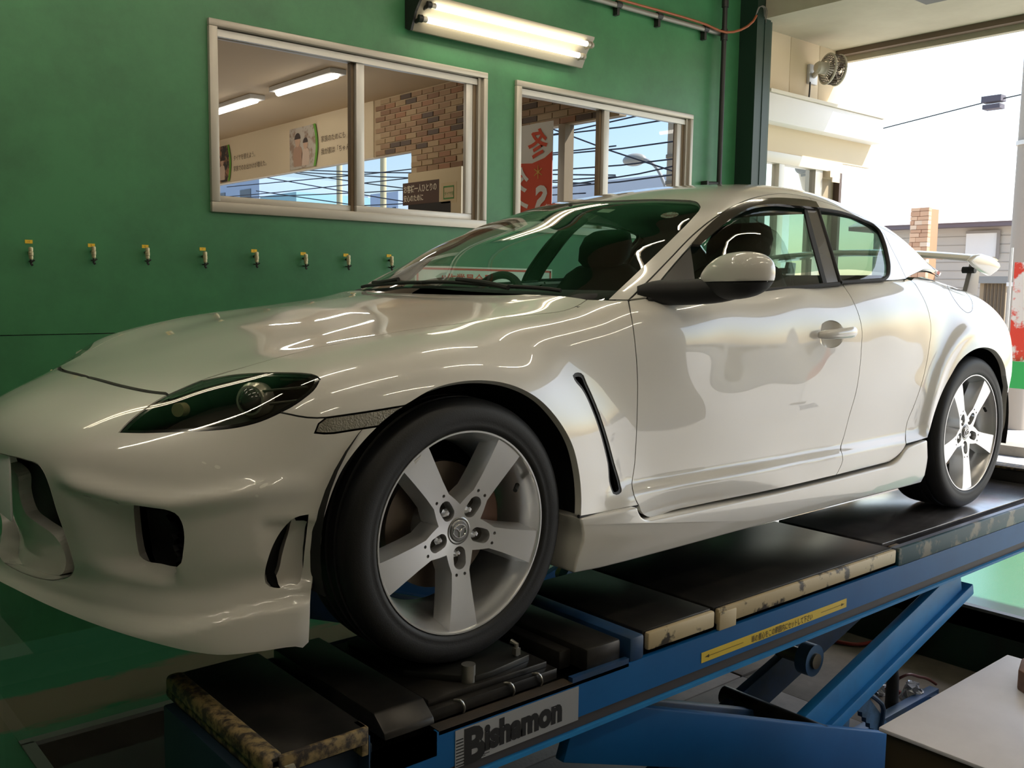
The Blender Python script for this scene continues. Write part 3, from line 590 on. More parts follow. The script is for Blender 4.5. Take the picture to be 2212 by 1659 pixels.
# stone chimney pillar built of courses of stones
ch0, ch1 = far(1968, 450, 16.5), far(2003, 537, 16.5); e = empty('stone_pillar', (16.5, ch0[1], 0)); tag(e, 'tall pillar of pale orange stone courses beside the house', 'pillar')
rs = random.Random(3); zt_ = wz(ch0[2]); yl, yr = ch0[1], ch1[1]
P_(MB().box((16.52, yr+.01, 0), (16.9, yl-.01, zt_-.02)).build('core', mat('stone_joint', (.40, .22, .12), .9)), e)
st = [mat('stone_%d' % i, c_, .85) for i, c_ in enumerate(((.78, .50, .32), (.70, .42, .26), (.84, .62, .44), (.62, .36, .22)))]
z = zt_
while z > .6:
    hh = rs.uniform(.06, .10); y = yr
    while y < yl-.02:
        ww = min(rs.uniform(.12, .24), yl-y); 
        P_(MB().box((16.5-rs.uniform(0, .02), y+.004, z-hh+.008), (16.6, y+ww-.004, z)).build('stone', rs.choice(st)), e); y += ww
    z -= hh
# low shed and fence, pole, banners at the right edge
f0 = far(2120, 603, 13.); o = MB().box((13, far(2175, 603, 13.)[1], 0), (14.2, far(2118, 603, 13.)[1], wz(f0[2])-.06)).build('garden_shed', mat('shed_wood', (.34, .26, .17), .8)); tag(o, 'low brown garden shed behind the tail of the car', 'shed')
MB().box((12.9, far(2178, 603, 13.)[1]-.05, wz(f0[2])-.06), (14.3, far(2116, 603, 13.)[1]+.1, wz(f0[2])+.04)).build('shed_roof', mat('shed_roof_grey', (.28, .28, .27), .6), o)
for k in range(6):
    yy = far(2130+8*k, 640, 13.)[1]; MB().box((12.985, yy, .1), (13, yy+.03, wz(f0[2])-.07)).build('batten', mat('shed_dark', (.12, .09, .06), .8), o)
pl = far(2207, 300, 11.); e = POLE1 = empty('utility_pole', (11, pl[1]-.12, 0)); tag(e, 'thick beige utility pole at the right edge of the view', 'pole')
P_(MB().tube([(11, pl[1]-.12, 0), (11, pl[1]-.12, 8)], [.17, .13], 20).build('pole', mat('pole_concrete', (.40, .35, .29), .8), smooth=True), e)
for z in (1.0, 2.7): P_(MB().tube([(11, pl[1]-.12, wz(z)), (11, pl[1]-.12, wz(z)+.05)], .172, 20).build('band', M_WHITE, smooth=True), e)
b0 = far(2187, 640, 9.0); b1 = far(2186, 780, 9.0); e = empty('nobori_banner', (9, b0[1], 0)); tag(e, 'red and white upright banner with green foot at the right edge', 'banner')
P_(MB().tube([(9, b0[1]+.03, 0), (9, b0[1]+.03, wz(b0[2]+.5))], .012, 8).build('pole', M_WHITE, smooth=True), e)
cl = MB(); n_ = 10; Lb = .55
for i in range(n_):
    u0, u1 = i/n_, (i+1)/n_; f_ = lambda u: 9+.05*math.sin(u*7)
    cl.quad((f_(u0), b0[1]-Lb*u0, wz(b1[2])), (f_(u1), b0[1]-Lb*u1, wz(b1[2])), (f_(u1), b0[1]-Lb*u1, wz(b0[2]+.35)), (f_(u0), b0[1]-Lb*u0, wz(b0[2]+.35)))
P_(cl.build('cloth', mat('nobori_red', (.80, .07, .04), .7, noise=(3, (.86, .80, .76), .55, .05)), smooth=True), e)
cl = MB(); cl.quad((8.99, b0[1]+.01, wz(b1[2])-.28), (8.99, b0[1]-Lb, wz(b1[2])-.28), (8.99, b0[1]-Lb, wz(b1[2])), (8.99, b0[1]+.01, wz(b1[2]))); P_(cl.build('green_foot', mat('nobori_green', (.04, .42, .10), .7)), e)
P_(MB().box((8.85, b0[1]-.3, 0), (9.15, b0[1]+.2, .10)).build('base', M_CONC), e)
t0 = far(2140, 222, 11.)
P_(MB().box((11, t0[1]-.12, wz(t0[2])+.015), (11.15, t0[1]+.12, wz(t0[2])+.09)).build('junction_box', mat('junction_grey', (.10, .09, .12), .6)), POLE1)
P_(MB().box((11, t0[1]-.11, wz(t0[2])-.07), (11.15, t0[1]+.10, wz(t0[2])-.015)).build('junction_box', mat('junction_grey', (.10, .09, .12), .6)), POLE1)
P_(MB().tube([(11.08, t0[1]+4, wz(t0[2])-.45), (11.08, t0[1]+.1, wz(t0[2])+.03), (11.08, pl[1]-.12, wz(t0[2])+.08)], .008, 6).build('wire', M_BLACK), POLE1)
# street seen through the shop: utility pole, street lamp, wires, pale buildings
q0 = onX(1458., 300., 13.); e = POLE2 = empty('utility_pole', (13, q0[1], 0)); tag(e, 'tan concrete utility pole with overhead wires seen through the right window', 'pole')
P_(MB().tube([(13, q0[1], 0), (13, q0[1], 9)], [.16, .12], 18).build('pole', mat('pole_tan', (.55, .42, .26), .8), smooth=True), e)
for z in (2.0, 2.4, 2.9, 3.4): P_(MB().tube([(13, q0[1], wz(z)), (13, q0[1], wz(z)+.06)], .165, 18).build('band', mat('pole_band', (.30, .24, .16), .7), smooth=True), e)
l0 = onX(1372., 345., 13.5); e = empty('street_lamp', (13.5, l0[1]-1.3, 0)); tag(e, 'street lamp on a curved arm seen through the right window', 'street lamp')
P_(MB().tube(catmull([(13.5, onX(1433., 400., 13.5)[1], -.01), (13.5, onX(1433., 400., 13.5)[1], wz(onX(1433., 392., 13.5)[2])), (13.5, onX(1420., 365., 13.5)[1], wz(onX(1420., 365., 13.5)[2])), (13.5, onX(1405., 350., 13.5)[1], wz(onX(1405., 350., 13.5)[2])), (13.5, onX(1380., 341., 13.5)[1], wz(onX(1380., 341., 13.5)[2]))], 40), .035, 8).build('arm', mat('lamp_post_grey', (.52, .48, .40), .5), smooth=True), e)
P_(MB().sphere((13.5, l0[1]+.02, wz(l0[2])), (.16, .30, .13), 16, 10).build('lamp_head', mat('lamp_head_grey', (.50, .46, .36), .4), smooth=True), e)
wm = mat('overhead_wire', (.02, .02, .025), .6)
ways = [((1120, 300), (1310, 262)), ((1200, 278), (1450, 365)), ((1225, 285), (1470, 250)), ((1230, 328), (1470, 300)), ((1230, 362), (1470, 338)), ((1300, 385), (1470, 352)), ((1225, 400), (1470, 372)),
        ((640, 365), (1000, 372)), ((640, 388), (1000, 350)), ((640, 372), (1000, 420)), ((680, 400), (1000, 452)), ((680, 372), (1000, 385)), ((690, 430), (1000, 470)), ((640, 420), (1000, 400)), ((690, 445), (1000, 430)), ((470, 425), (770, 395))]
for i, (a, b) in enumerate(ways):
    XA = 11.2+.1*i; A = onX(float(a[0]), float(a[1]), XA); B = onX(float(b[0]), float(b[1]), XA); d_ = B-A; A2 = A-d_*.6; B2 = B+d_*.6; mid = (A2+B2)/2-np.array([0, 0, .05])
    A2, B2 = A-d_*.6, B+d_*.6
    MB().tube([(XA, A2[1], wz(A2[2])), (XA, mid[1], wz(mid[2])), (XA, B2[1], wz(B2[2]))], .014, 6).build('wire', wm, POLE2).matrix_parent_inverse = POLE2.matrix_basis.inverted()
for i, (px0, px1, py, X, col, lab) in enumerate(((360, 560, 412, 22., (.62, .70, .80), 'blue-grey block seen low in the left window pane'), (562, 640, 425, 21., (.45, .72, .72), 'turquoise building seen low through the left pane'), (800, 860, 420, 23., (.60, .68, .80), 'blue building seen behind the wires in the right pane'), (640, 795, 440, 31., (.75, .75, .74), 'white building low behind the wires'), (1160, 1500, 405, 26., (.80, .80, .80), 'long white building seen over the car roof through the right window'))):
    A, B = onX(float(px0), float(py), X), onX(float(px1), float(py), X)
    o = MB().box((X, B[1], 0), (X+6, A[1], wz(A[2]))).build('street_building', mat('street_building_%d' % i, col, .8)); tag(o, lab, 'building')
    for k in range(4):
        yy = B[1]+(A[1]-B[1])*(k+.3)/4; MB().box((X-.04, yy, wz(A[2])-1.6), (X, yy+(A[1]-B[1])*.1, wz(A[2])-.7)).build('window', mat('far_window', (.10, .12, .15), .2), o)
for (px, pt) in ((733, 350), (828, 350), (1003, 350)):
    A = onX(float(px), float(pt), 14.0); o = MB().tube([(14.0, A[1], 0), (14.0, A[1], wz(A[2])+.4)], .09, 12).build('street_post', mat('post_cream', (.75, .62, .34), .7), smooth=True); tag(o, {733: 'cream post left of the window bar beyond the shop', 828: 'cream post right of the window bar beyond the shop', 1003: 'cream post at the right edge of the left window beyond the shop'}[px], 'post')

# across the forecourt: unseen block added for the door's reflection, and a mirrored banner
o = MB().box((14, -24, 0), (30, -20, 1.5)).build('street_building', mat('added_block_white', (.62, .58, .52), .8)); tag(o, 'low block added beyond the forecourt to be mirrored in the car door', 'building')
for k in range(5): MB().box((14.6+k*3, -20.04, .9), (16.6+k*3, -20, 1.3)).build('window', mat('far_window', (.10, .12, .15), .2), o)
e = empty('nobori_banner', (9.6, -6.4, 0)); tag(e, 'red banner on the forecourt, mirrored in the car door', 'banner')
P_(MB().tube([(9.6, -6.4, 0), (9.6, -6.4, 2.6)], .012, 8).build('pole', M_WHITE, smooth=True), e)
P_(MB().box((9.62, -6.41, 1.0), (10.3, -6.40, 2.5)).build('cloth', mat('nobori_red', (.80, .07, .04), .7)), e)
P_(MB().box((9.45, -6.55, 0), (9.75, -6.25, .08)).build('base', M_CONC), e)
# ---------------------------------------------------------------- smooth body surfaces of the car
class Field:
    """star-shaped surface around a capsule axis; radius interpolated from measured body points"""
    def __init__(self, pts, x0, x1, zc, zs, lam):
        self.x0, self.x1, self.zc, self.zs = x0, x1, zc, zs
        pts = np.asarray(pts, float)
        m = pts.copy(); m[:, 1] *= -1
        pts = np.vstack([pts, m[np.abs(m[:, 1]) > 1e-6]])
        b, rho = self.base(pts)
        n = len(pts)
        K = self.kern(b, b) + lam*np.eye(n)
        Pm = np.hstack([np.ones((n, 1)), b])
        A = np.block([[K, Pm], [Pm.T, np.zeros((4, 4))]])
        sol = np.linalg.solve(A, np.concatenate([rho, np.zeros(4)]))
        self.w, self.p, self.b = sol[:n], sol[n:], b
        self.feat = None
        self.pts = pts; self.res = self.R(b) - rho
    @staticmethod
    def kern(a, b):
        d2 = np.maximum((a*a).sum(1)[:, None] + (b*b).sum(1)[None, :] - 2*a@b.T, 0)
        return d2*np.sqrt(d2)
    def base(self, q):
        cx = np.clip(q[:, 0], self.x0, self.x1)
        d = np.stack([q[:, 0]-cx, q[:, 1], (q[:, 2]-self.zc)*self.zs], 1)
        rho = np.sqrt((d*d).sum(1)) + 1e-9
        b = d/rho[:, None]; b[:, 0] += cx
        return b, rho
    def R(self, b):
        return self.kern(b, self.b)@self.w + self.p[0] + b@self.p[1:]
    def f(self, q):
        out = np.empty(len(q))
        for i in range(0, len(q), 20000):
            s = q[i:i+20000]
            b, rho = self.base(s); r = self.R(b)
            if self.feat is not None: r = r + self.feat(s)
            out[i:i+20000] = rho - r
        return out
    def hit(self, o, d, t0, t1, n=28):
        """first crossing outside -> inside along o + t d (arrays)"""
        o = np.broadcast_to(np.asarray(o, float), d.shape) if np.ndim(d) == 2 else o
        N = len(o); T = np.linspace(t0, t1, n)
        tl = np.full(N, np.nan); th = np.full(N, np.nan); fl = np.zeros(N); fh = np.zeros(N)
        prev = self.f(o + d*T[0]); act = np.arange(N); pv = prev
        for k in range(1, n):
            if len(act) == 0: break
            cur = self.f(o[act] + d[act]*T[k])
            c = (cur <= 0)
            ci = act[c]; tl[ci] = T[k-1]; th[ci] = T[k]; fl[ci] = pv[c]; fh[ci] = cur[c]
            act = act[~c]; pv = cur[~c]
        ok = ~np.isnan(tl); i = np.where(ok)[0]
        lo, hi, a, b = tl[i], th[i], fl[i], fh[i]
        for k in range(7):
            if len(i) == 0: break
            frac = np.clip(a/np.where(np.abs(a-b) < 1e-12, 1e-12, a-b), 0.03, 0.97)
            m = lo + (hi-lo)*frac
            fm = self.f(o[i] + d[i]*m[:, None])
            neg = fm <= 0
            hi = np.where(neg, m, hi); b = np.where(neg, fm, b)
            lo = np.where(neg, lo, m); a = np.where(neg, a, fm)
            # illinois style damping
            a = np.where(neg, a*0.6, a); b = np.where(neg, b, b*0.6)
        t = np.full(N, np.nan)
        if len(i): t[i] = np.where(np.abs(a) < np.abs(b), lo, hi)
        return o + d*t[:, None]
    def pix(self, P):
        """photo pixels -> points of this surface"""
        P = np.asarray(P, float); d = ray(P[:, 0], P[:, 1])
        return self.hit(np.repeat(CAM_P[None], len(P), 0), d, 0.6, 9.0, 220)
    def normal(self, q, h=0.004):
        g = np.stack([self.f(q+np.eye(3)[k]*h) - self.f(q-np.eye(3)[k]*h) for k in range(3)], 1)
        return g/(np.linalg.norm(g, axis=1)[:, None]+1e-12)

def sstep(x):
    x = np.clip(x, 0, 1); return x*x*(3-2*x)

def ring(cx, r, spec):
    return [(cx + r*math.cos(math.radians(a)), w, 0.325 + r*math.sin(math.radians(a))) for a, w in spec]
def at(px, py, w):
    p = onY(px, py, -w); return (p[0], w, p[2])

LOW = []
# bottom lip of the bumper
LOW += [(-.808, 0, .12), (-.79, .1, .12), (-.764, .18, .12), (-.73, .3, .12), (-.694, .447, .12), (-.648, .58, .12),
        (-.597, .69, .12), (-.54, .748, .12), (-.475, .78, .12), (-.405, .80, .12)]
LOW += [(-.815, 0, .22), (-.785, .2, .22), (-.735, .4, .22), (-.67, .55, .22), (-.585, .685, .22), (-.49, .765, .22), (-.40, .81, .22)]
LOW += [(-.825, 0, .34), (-.80, .2, .34), (-.755, .4, .34), (-.685, .55, .34), (-.595, .685, .34), (-.495, .77, .34), (-.405, .815, .34)]
LOW += [(-.84, 0, .48), (-.825, .2, .48), (-.78, .4, .48), (-.70, .54, .48), (-.59, .68, .48), (-.5, .765, .48), (-.42, .82, .48)]
LOW += [(-.825, 0, .56), (-.81, .2, .56), (-.765, .4, .56), at(262, 935, .48), at(330, 934, .54), at(420, 931, .61), at(520, 923, .69), at(600, 908, .752), at(650, 870, .782)]
LOW += [(-.765, 0, .60), (-.70, 0, .63), (-.745, .2, .592), (-.70, .35, .593), (-.66, .45, .592)]
LOW += [(-.60, 0, .658), (-.598, .18, .657), (-.585, .33, .653), at(363, 853, .43)]
# hood
LOW += [(-.45, 0, .703), (-.3, 0, .748), (-.1, 0, .798), (.1, 0, .838), (.3, 0, .868), (.5, 0, .894)]
LOW += [(-.45, .22, .70), (-.3, .27, .745), (-.1, .3, .795), (.1, .32, .832), (.3, .33, .862), (.5, .33, .888)]
LOW += [(-.40, .42, .712), (-.24, .50, .757), (-.03, .56, .799), (.25, .60, .837), (.45, .62, .861)]
LOW += [at(435, 822, .47), at(535, 792, .525), at(669, 756, .585), at(813, 726, .63), at(974, 703, .665), at(1175, 678, .70), at(1225, 668, .70), at(1268, 648, .685)]
# fender crest and side in front of the wheel
LOW += [at(560, 806, .60), at(640, 780, .64), (-.2, .715, .757), (0, .76, .79), (.17, .775, .785), at(690, 818, .77), at(480, 860, .60), at(400, 850, .49), (-.3, .80, .69), (-.2, .805, .735), (-.33, .833, .61), (-.25, .842, .665)]
LOW += ring(0, .37, [(-15, .885), (10, .888), (35, .889), (60, .886), (80, .88), (100, .874), (120, .866), (140, .853), (160, .833)])
LOW += ring(0, .42, [(-10, .884), (15, .888), (35, .887), (55, .878), (72, .862), (90, .846), (108, .84), (125, .842), (145, .835), (162, .815)])
LOW += ring(0, .48, [(-5, .862), (15, .862), (35, .856), (50, .84), (62, .818)])
LOW += ring(0, .56, [(-5, .85), (15, .849), (33, .843), (48, .825), (58, .80)])
LOW += [(.45, .785, .83), (.33, .775, .812)]
# doors
for x, tab in ((.62, ((.875, .80), (.8, .827), (.7, .843), (.6, .851), (.5, .853), (.4, .849), (.3, .85))),
               (1.0, ((.905, .808), (.85, .836), (.75, .853), (.6, .866), (.5, .866), (.4, .857), (.3, .853))),
               (1.4, ((.923, .815), (.85, .845), (.75, .862), (.6, .873), (.5, .872), (.4, .863), (.3, .857))),
               (1.8, ((.936, .816), (.85, .852), (.75, .868), (.6, .874), (.5, .872), (.4, .864), (.3, .858))),
               (2.12, ((.95, .802), (.88, .84), (.8, .858), (.7, .868), (.55, .871), (.42, .867), (.3, .866)))):
    LOW += [(x, w, z) for z, w in tab]
LOW += [(.5, .845, .2), (1.4, .845, .2), (2.2, .855, .2)]
# rear wheel arch and haunch
LOW += ring(2.7, .37, [(0, .845), (30, .868), (60, .883), (90, .888), (120, .888), (150, .888), (180, .888), (200, .886)])
LOW += ring(2.7, .44, [(30, .862), (60, .866), (90, .868), (120, .876), (150, .884), (180, .884)])
LOW += ring(2.7, .54, [(60, .80), (90, .80), (120, .838), (148, .864)])
LOW += [(2.35, .79, .95), (2.6, .745, .945), (2.85, .70, .932), (3.1, .64, .915), (2.4, .825, .89)]
LOW += [(3.2, .80, .6), (3.2, .785, .75), (3.36, .70, .6), (3.5, .5, .6), (3.57, 0, .6), (3.12, .825, .45), (3.3, .745, .4), (3.5, .5, .35),
        (3.55, 0, .35), (3.08, .82, .25), (3.47, .45, .2), (3.52, 0, .2), (3.2, .70, .85), (3.42, .45, .86), (3.52, 0, .87)]
LOW += [(2.75, .3, .965), (2.75, 0, .975), (3.0, .35, .955), (3.0, 0, .965), (3.3, .35, .925), (3.3, 0, .945)]
LOW += [(x, w, z) for x, z in ((.8, .93), (1.2, .96), (1.7, .975), (2.2, .985)) for w in (.6, .25, 0)]
LOW += [(x, w, z) for x in (0, .7, 1.4, 2.1, 2.7, 3.2) for w, z in ((.45, .10), (0, .08))]

def smooth_tab(ys, zs):
    P = np.c_[ys, zs].astype(float); Y = np.linspace(P[0, 0], P[-1, 0], 160); Z = np.interp(Y, P[:, 0], P[:, 1])
    k = np.exp(-np.linspace(-2, 2, 33)**2); k /= k.sum(); Zp = np.pad(Z, 16, 'edge')
    return Y, np.convolve(Zp, k, 'valid')
TAB_A = smooth_tab([0, .227, .359, .494, .597, .669, .728, .772, .806, .82], [.19, .182, .182, .197, .195, .199, .214, .232, .248, .25])
TAB_B = smooth_tab([0, .132, .222, .382, .516, .615, .697, .744, .779, .799, .817], [.15, .147, .142, .134, .135, .146, .166, .189, .214, .229, .242])
TAB_R = smooth_tab([.36, .40, .44, .52, .58, .66, .71, .777, .86], [.47, .467, .461, .447, .438, .432, .442, .462, .48])
def low_feat(q):
    x, y, z = q[:, 0], np.abs(q[:, 1]), q[:, 2]
    # rocker step below the doors (crease running along both doors)
    zc = 0.372 + 0.004*(x-0.6)
    g = sstep((x-0.42)/0.16)*sstep((2.32-x)/0.14)*sstep((y-0.6)/0.1)
    out = g*0.026*sstep((zc-z)/0.034)
    # raised edge of the rear wheel flare
    rr = np.sqrt((x-2.7)**2+(z-.325)**2); an = np.arctan2(z-.325, 2.7-x)
    out = out + .014*np.exp(-((rr-.448)/.030)**2)*sstep((an+.35)/.4)*sstep((1.75-an)/.5)*sstep((y-.6)/.1)*sstep((x-2.15)/.08)
    # front bumper: splitter lip, hollow above it, eyebrow ridge and scoop of the side intake
    fr = sstep((-0.345-x)/0.08)
    zA = np.interp(y, *TAB_A)
    zB = np.interp(y, *TAB_B)
    w_ = np.maximum(zA-zB, .03)
    out = out + fr*(.030-.010*sstep((y-.74)/.08))*sstep((zA-z)/w_)
    out = out - fr*.012*np.exp(-((z-zA-.045)/.035)**2)
    zr = np.interp(y, *TAB_R)
    ky = sstep((y-.36)/.12)*sstep((.86-y)/.12)
    out = out + fr*ky*.018*np.exp(-((z-zr-.012)/.024)**2)
    sy = sstep((y-.41)/.15)*(1-sstep((y-.60)/.05))
    out = out - fr*.055*sy*sstep((zr-.002-z)/.020)*sstep((z-.255)/.05)
    out = out - fr*.020*sstep((y-.775)/.012)*sstep((.835-y)/.02)*sstep((z-.262)/.012)*sstep((.415-z)/.03)
    return out

GREEN = []
def ws_points():
    base = [(0, .485, .912), (.2, .497, .909), (.4, .535, .903), (.56, .585, .896), (.675, .655, .888)]
    top = [(0, 1.20, 1.236), (.15, 1.204, 1.233), (.30, 1.222, 1.226), (.41, 1.252, 1.218), (.487, 1.288, 1.210)]
    out = []
    for (yb, xb, zb), (yt, xt, zt) in zip(base, top):
        for t in (-.2, 0, .33, .67, 1.0):
            bl = .024*4*max(t, 0)*(1-t) if t >= 0 else .03*t; out.append((xb+(xt-xb)*t-bl*.42, yb+(yt-yb)*t, zb+(zt-zb)*t+bl*.9))
    return out
GREEN += ws_points()
GREEN += [(1.4, 0, 1.282), (1.6, 0, 1.318), (1.8, 0, 1.34), (2.0, 0, 1.34), (2.3, 0, 1.31), (2.6, 0, 1.24), (2.9, 0, 1.115), (3.15, 0, .985)]
GREEN += [(1.4, .3, 1.268), (1.6, .3, 1.305), (1.8, .3, 1.328), (2.0, .3, 1.331), (2.3, .3, 1.303), (2.6, .3, 1.218), (2.9, .3, 1.085), (3.12, .3, .97)]
GREEN += [(.70, .775, .895), (.75, .74, .925), (.95, .655, 1.05), (1.15, .59, 1.155), (1.35, .53, 1.23)]
for x, tab in ((1.0, ((.91, .79), (1.0, .727))), (1.25, ((.92, .795), (1.03, .735), (1.14, .665))),
               (1.6, ((.94, .80), (1.05, .742), (1.15, .677), (1.225, .61), (1.28, .49))),
               (2.0, ((.95, .795), (1.05, .737), (1.15, .67), (1.215, .62), (1.262, .565), (1.302, .47))),
               (2.3, ((.96, .77), (1.05, .71), (1.15, .645), (1.21, .57), (1.272, .44))),
               (2.6, ((.96, .73), (1.05, .66), (1.12, .585), (1.19, .45))),
               (2.9, ((.95, .68), (1.0, .60), (1.04, .48))), (3.1, ((.93, .62), (.95, .5)))):
    GREEN += [(x, w, z) for z, w in tab]
GREEN += [(x, w, z) for x in (.9, 1.5, 2.1, 2.7) for w, z in ((.82, .80), (.4, .35), (0, .3))]

FLOW = Field(LOW, 0.10, 2.60, 0.45, 1.6, 2e-3)
FLOW.feat = low_feat
FGRE = Field(GREEN, 1.15, 2.2, 0.80, 1.5, 8e-4)
# ---------------------------------------------------------------- sheet panels cut out of the body surfaces
def pxcurve(field, P, step=0.02):
    """photo curve laid on a body surface"""
    P = np.asarray(P, float)
    q = catmull(P, max(8, 4*len(P)))
    h = field.pix(q); h = h[~np.isnan(h[:, 0])]
    L = np.linalg.norm(h[1:]-h[:-1], axis=1).sum()
    return catmull(h, max(2, int(L/step)+1))
def frame_of(d):
    d = np.asarray(d, float); d = d/np.linalg.norm(d)
    a = np.array([0, 0, 1.0]) if abs(d[2]) < .9 else np.array([1.0, 0, 0])
    e1 = np.cross(a, d); e1 /= np.linalg.norm(e1); e2 = np.cross(d, e1)
    return d, e1, e2
def inside(poly, pts):
    x, y = pts[:, 0], pts[:, 1]; c = np.zeros(len(pts), bool)
    x0, y0 = poly[:, 0], poly[:, 1]; x1, y1 = np.roll(x0, -1), np.roll(y0, -1)
    for a, b, e, f in zip(x0, y0, x1, y1):
        k = (b > y) != (f > y)
        if abs(f-b) > 1e-15: c ^= k & (x < (e-a)*(y-b)/(f-b)+a)
    return c
def poly_dist(poly, pts):
    d = np.full(len(pts), 1e9); q = np.roll(poly, -1, 0)
    for a, b in zip(poly, q):
        ab = b-a; t = np.clip(((pts-a)@ab)/(ab@ab+1e-15), 0, 1)
        d = np.minimum(d, np.linalg.norm(pts-a-t[:, None]*ab, axis=1))
    return d
def area2(p): return 0.5*np.sum(p[:, 0]*np.roll(p[:, 1], -1)-np.roll(p[:, 0], -1)*p[:, 1])
def offset_poly(p, g):
    """move a closed outline inwards by g"""
    s = np.sign(area2(p)); a = p-np.roll(p, 1, 0); b = np.roll(p, -1, 0)-p
    a /= np.linalg.norm(a, axis=1)[:, None]+1e-12; b /= np.linalg.norm(b, axis=1)[:, None]+1e-12
    na = np.stack([-a[:, 1], a[:, 0]], 1)*s; nb = np.stack([-b[:, 1], b[:, 0]], 1)*s
    n = na+nb; ln = np.linalg.norm(n, axis=1)[:, None]; n = n/(ln+1e-9)
    k = 1/np.clip((n*nb).sum(1), .35, 1)
    return p + n*(g*k)[:, None]
def close_loop(segs, tol=1e-4):
    out = []
    for s in segs:
        for p in np.asarray(s, float):
            if not out or np.linalg.norm(out[-1]-p) > tol: out.append(p)
    if np.linalg.norm(out[0]-out[-1]) < tol: out.pop()
    return np.array(out)
def cut_panel(field, segs, d, h=0.02, gap=0.0017, holes=(), offs=0.0, flange=0.014, half=False, hole_gap=0.0, n_steps=26, nh=.02):
    """-> verts, faces, normals (numpy). segs/holes: lists of 3-D curves on the surface; d: viewing direction of the chart"""
    d, e1, e2 = frame_of(d)
    loop = close_loop(segs)
    ctr = (np.abs(loop[:, 1]) < 2e-3) if half else np.zeros(len(loop), bool)
    P2 = np.stack([loop@e1, loop@e2], 1)
    o2 = offset_poly(P2, gap); o2[ctr] = P2[ctr]
    if half: # keep the cut on the centre line
        pass
    H2 = []
    for hl in holes:
        l = close_loop(hl); q = np.stack([l@e1, l@e2], 1); H2.append(offset_poly(q, -hole_gap) if hole_gap else q)
    dep = loop@d; t0, t1 = dep.min()-.16, dep.max()+.30
    mn, mx = o2.min(0), o2.max(0)
    gx = np.arange(mn[0]+h*.5, mx[0], h); gy = np.arange(mn[1]+h*.5, mx[1], h*.866)
    G = np.array([(x+(h*.5 if j % 2 else 0), y) for j, y in enumerate(gy) for x in gx])
    G = G[inside(o2, G)]
    if len(G): G = G[poly_dist(o2, G) > h*.45]
    for q in H2:
        if len(G): G = G[~inside(q, G)]
        if len(G): G = G[poly_dist(q, G) > h*.45]
    allp = [o2]+H2+([G] if len(G) else [])
    V2 = np.vstack(allp); edges = []; k = 0
    for q in [o2]+H2:
        n = len(q); edges += [(k+i, k+(i+1) % n) for i in range(n)]; k += n
    r = mathutils.geometry.delaunay_2d_cdt([mathutils.Vector(v) for v in V2.tolist()], edges, [], 0, 1e-7)
    v2 = np.array([(v.x, v.y) for v in r[0]]); F = np.array([list(f) for f in r[2]], int)
    cen = v2[F].mean(1); keep = inside(o2, cen)
    for q in H2: keep &= ~inside(q, cen)
    F = F[keep]
    O = v2[:, :1]*e1 + v2[:, 1:]*e2
    X = field.hit(O, np.repeat(d[None], len(O), 0), t0, t1, n_steps)
    bad = np.isnan(X[:, 0])
    if bad.any():
        good = np.where(~bad)[0]
        for i in np.where(bad)[0]:
            j = good[np.argmin(((v2[good]-v2[i])**2).sum(1))]
            X[i] = O[i] + d*((X[j]-O[j])@d)
    N = field.normal(X, nh)
    X = X + N*offs
    # orient
    f0 = np.cross(X[F[:, 1]]-X[F[:, 0]], X[F[:, 2]]-X[F[:, 0]]); flip = (f0*N[F[:, 0]]).sum(1) < 0
    F[flip] = F[flip][:, ::-1]
    verts, faces, norms = [X], F.tolist(), [N]
    if flange:
        cnt = {}
        for f in faces:
            for a, b in ((f[0], f[1]), (f[1], f[2]), (f[2], f[0])): cnt[(a, b)] = 1
        be = [(a, b) for (a, b) in cnt if (b, a) not in cnt]
        if half: be = [(a, b) for a, b in be if not (abs(X[a, 1]) < 2.5e-3 and abs(X[b, 1]) < 2.5e-3)]
        base = len(X); ev, en = [], []
        for a, b in be:
            t = X[b]-X[a]; t = t/(np.linalg.norm(t)+1e-12); o = np.cross(t, N[a]+N[b]); o = o/(np.linalg.norm(o)+1e-12)
            i = base+len(ev)
            ev += [X[a], X[b], X[b]-N[b]*flange, X[a]-N[a]*flange]; en += [o]*4
            faces.append([i, i+3, i+2, i+1])
        if ev: verts.append(np.array(ev)); norms.append(np.array(en))
    V = np.vstack(verts); NN = np.vstack(norms)
    if half:
        n = len(V); M = V*np.array([1, -1, 1]); MN = NN*np.array([1, -1, 1])
        faces = faces + [[i+n for i in f[::-1]] for f in faces]
        V = np.vstack([V, M]); NN = np.vstack([NN, MN])
    return V, faces, NN
def mesh_np(name, V, faces, N=None):
    me = bpy.data.meshes.new(name); me.from_pydata(np.asarray(V).tolist(), [], [list(f) for f in faces]); me.update()
    me.polygons.foreach_set('use_smooth', [True]*len(me.polygons))
    if N is not None: me.normals_split_custom_set_from_vertices(np.asarray(N).tolist())
    return me
def mirror_np(V, F, N):
    return V*np.array([1, -1, 1]), [f[::-1] for f in F], N*np.array([1, -1, 1])
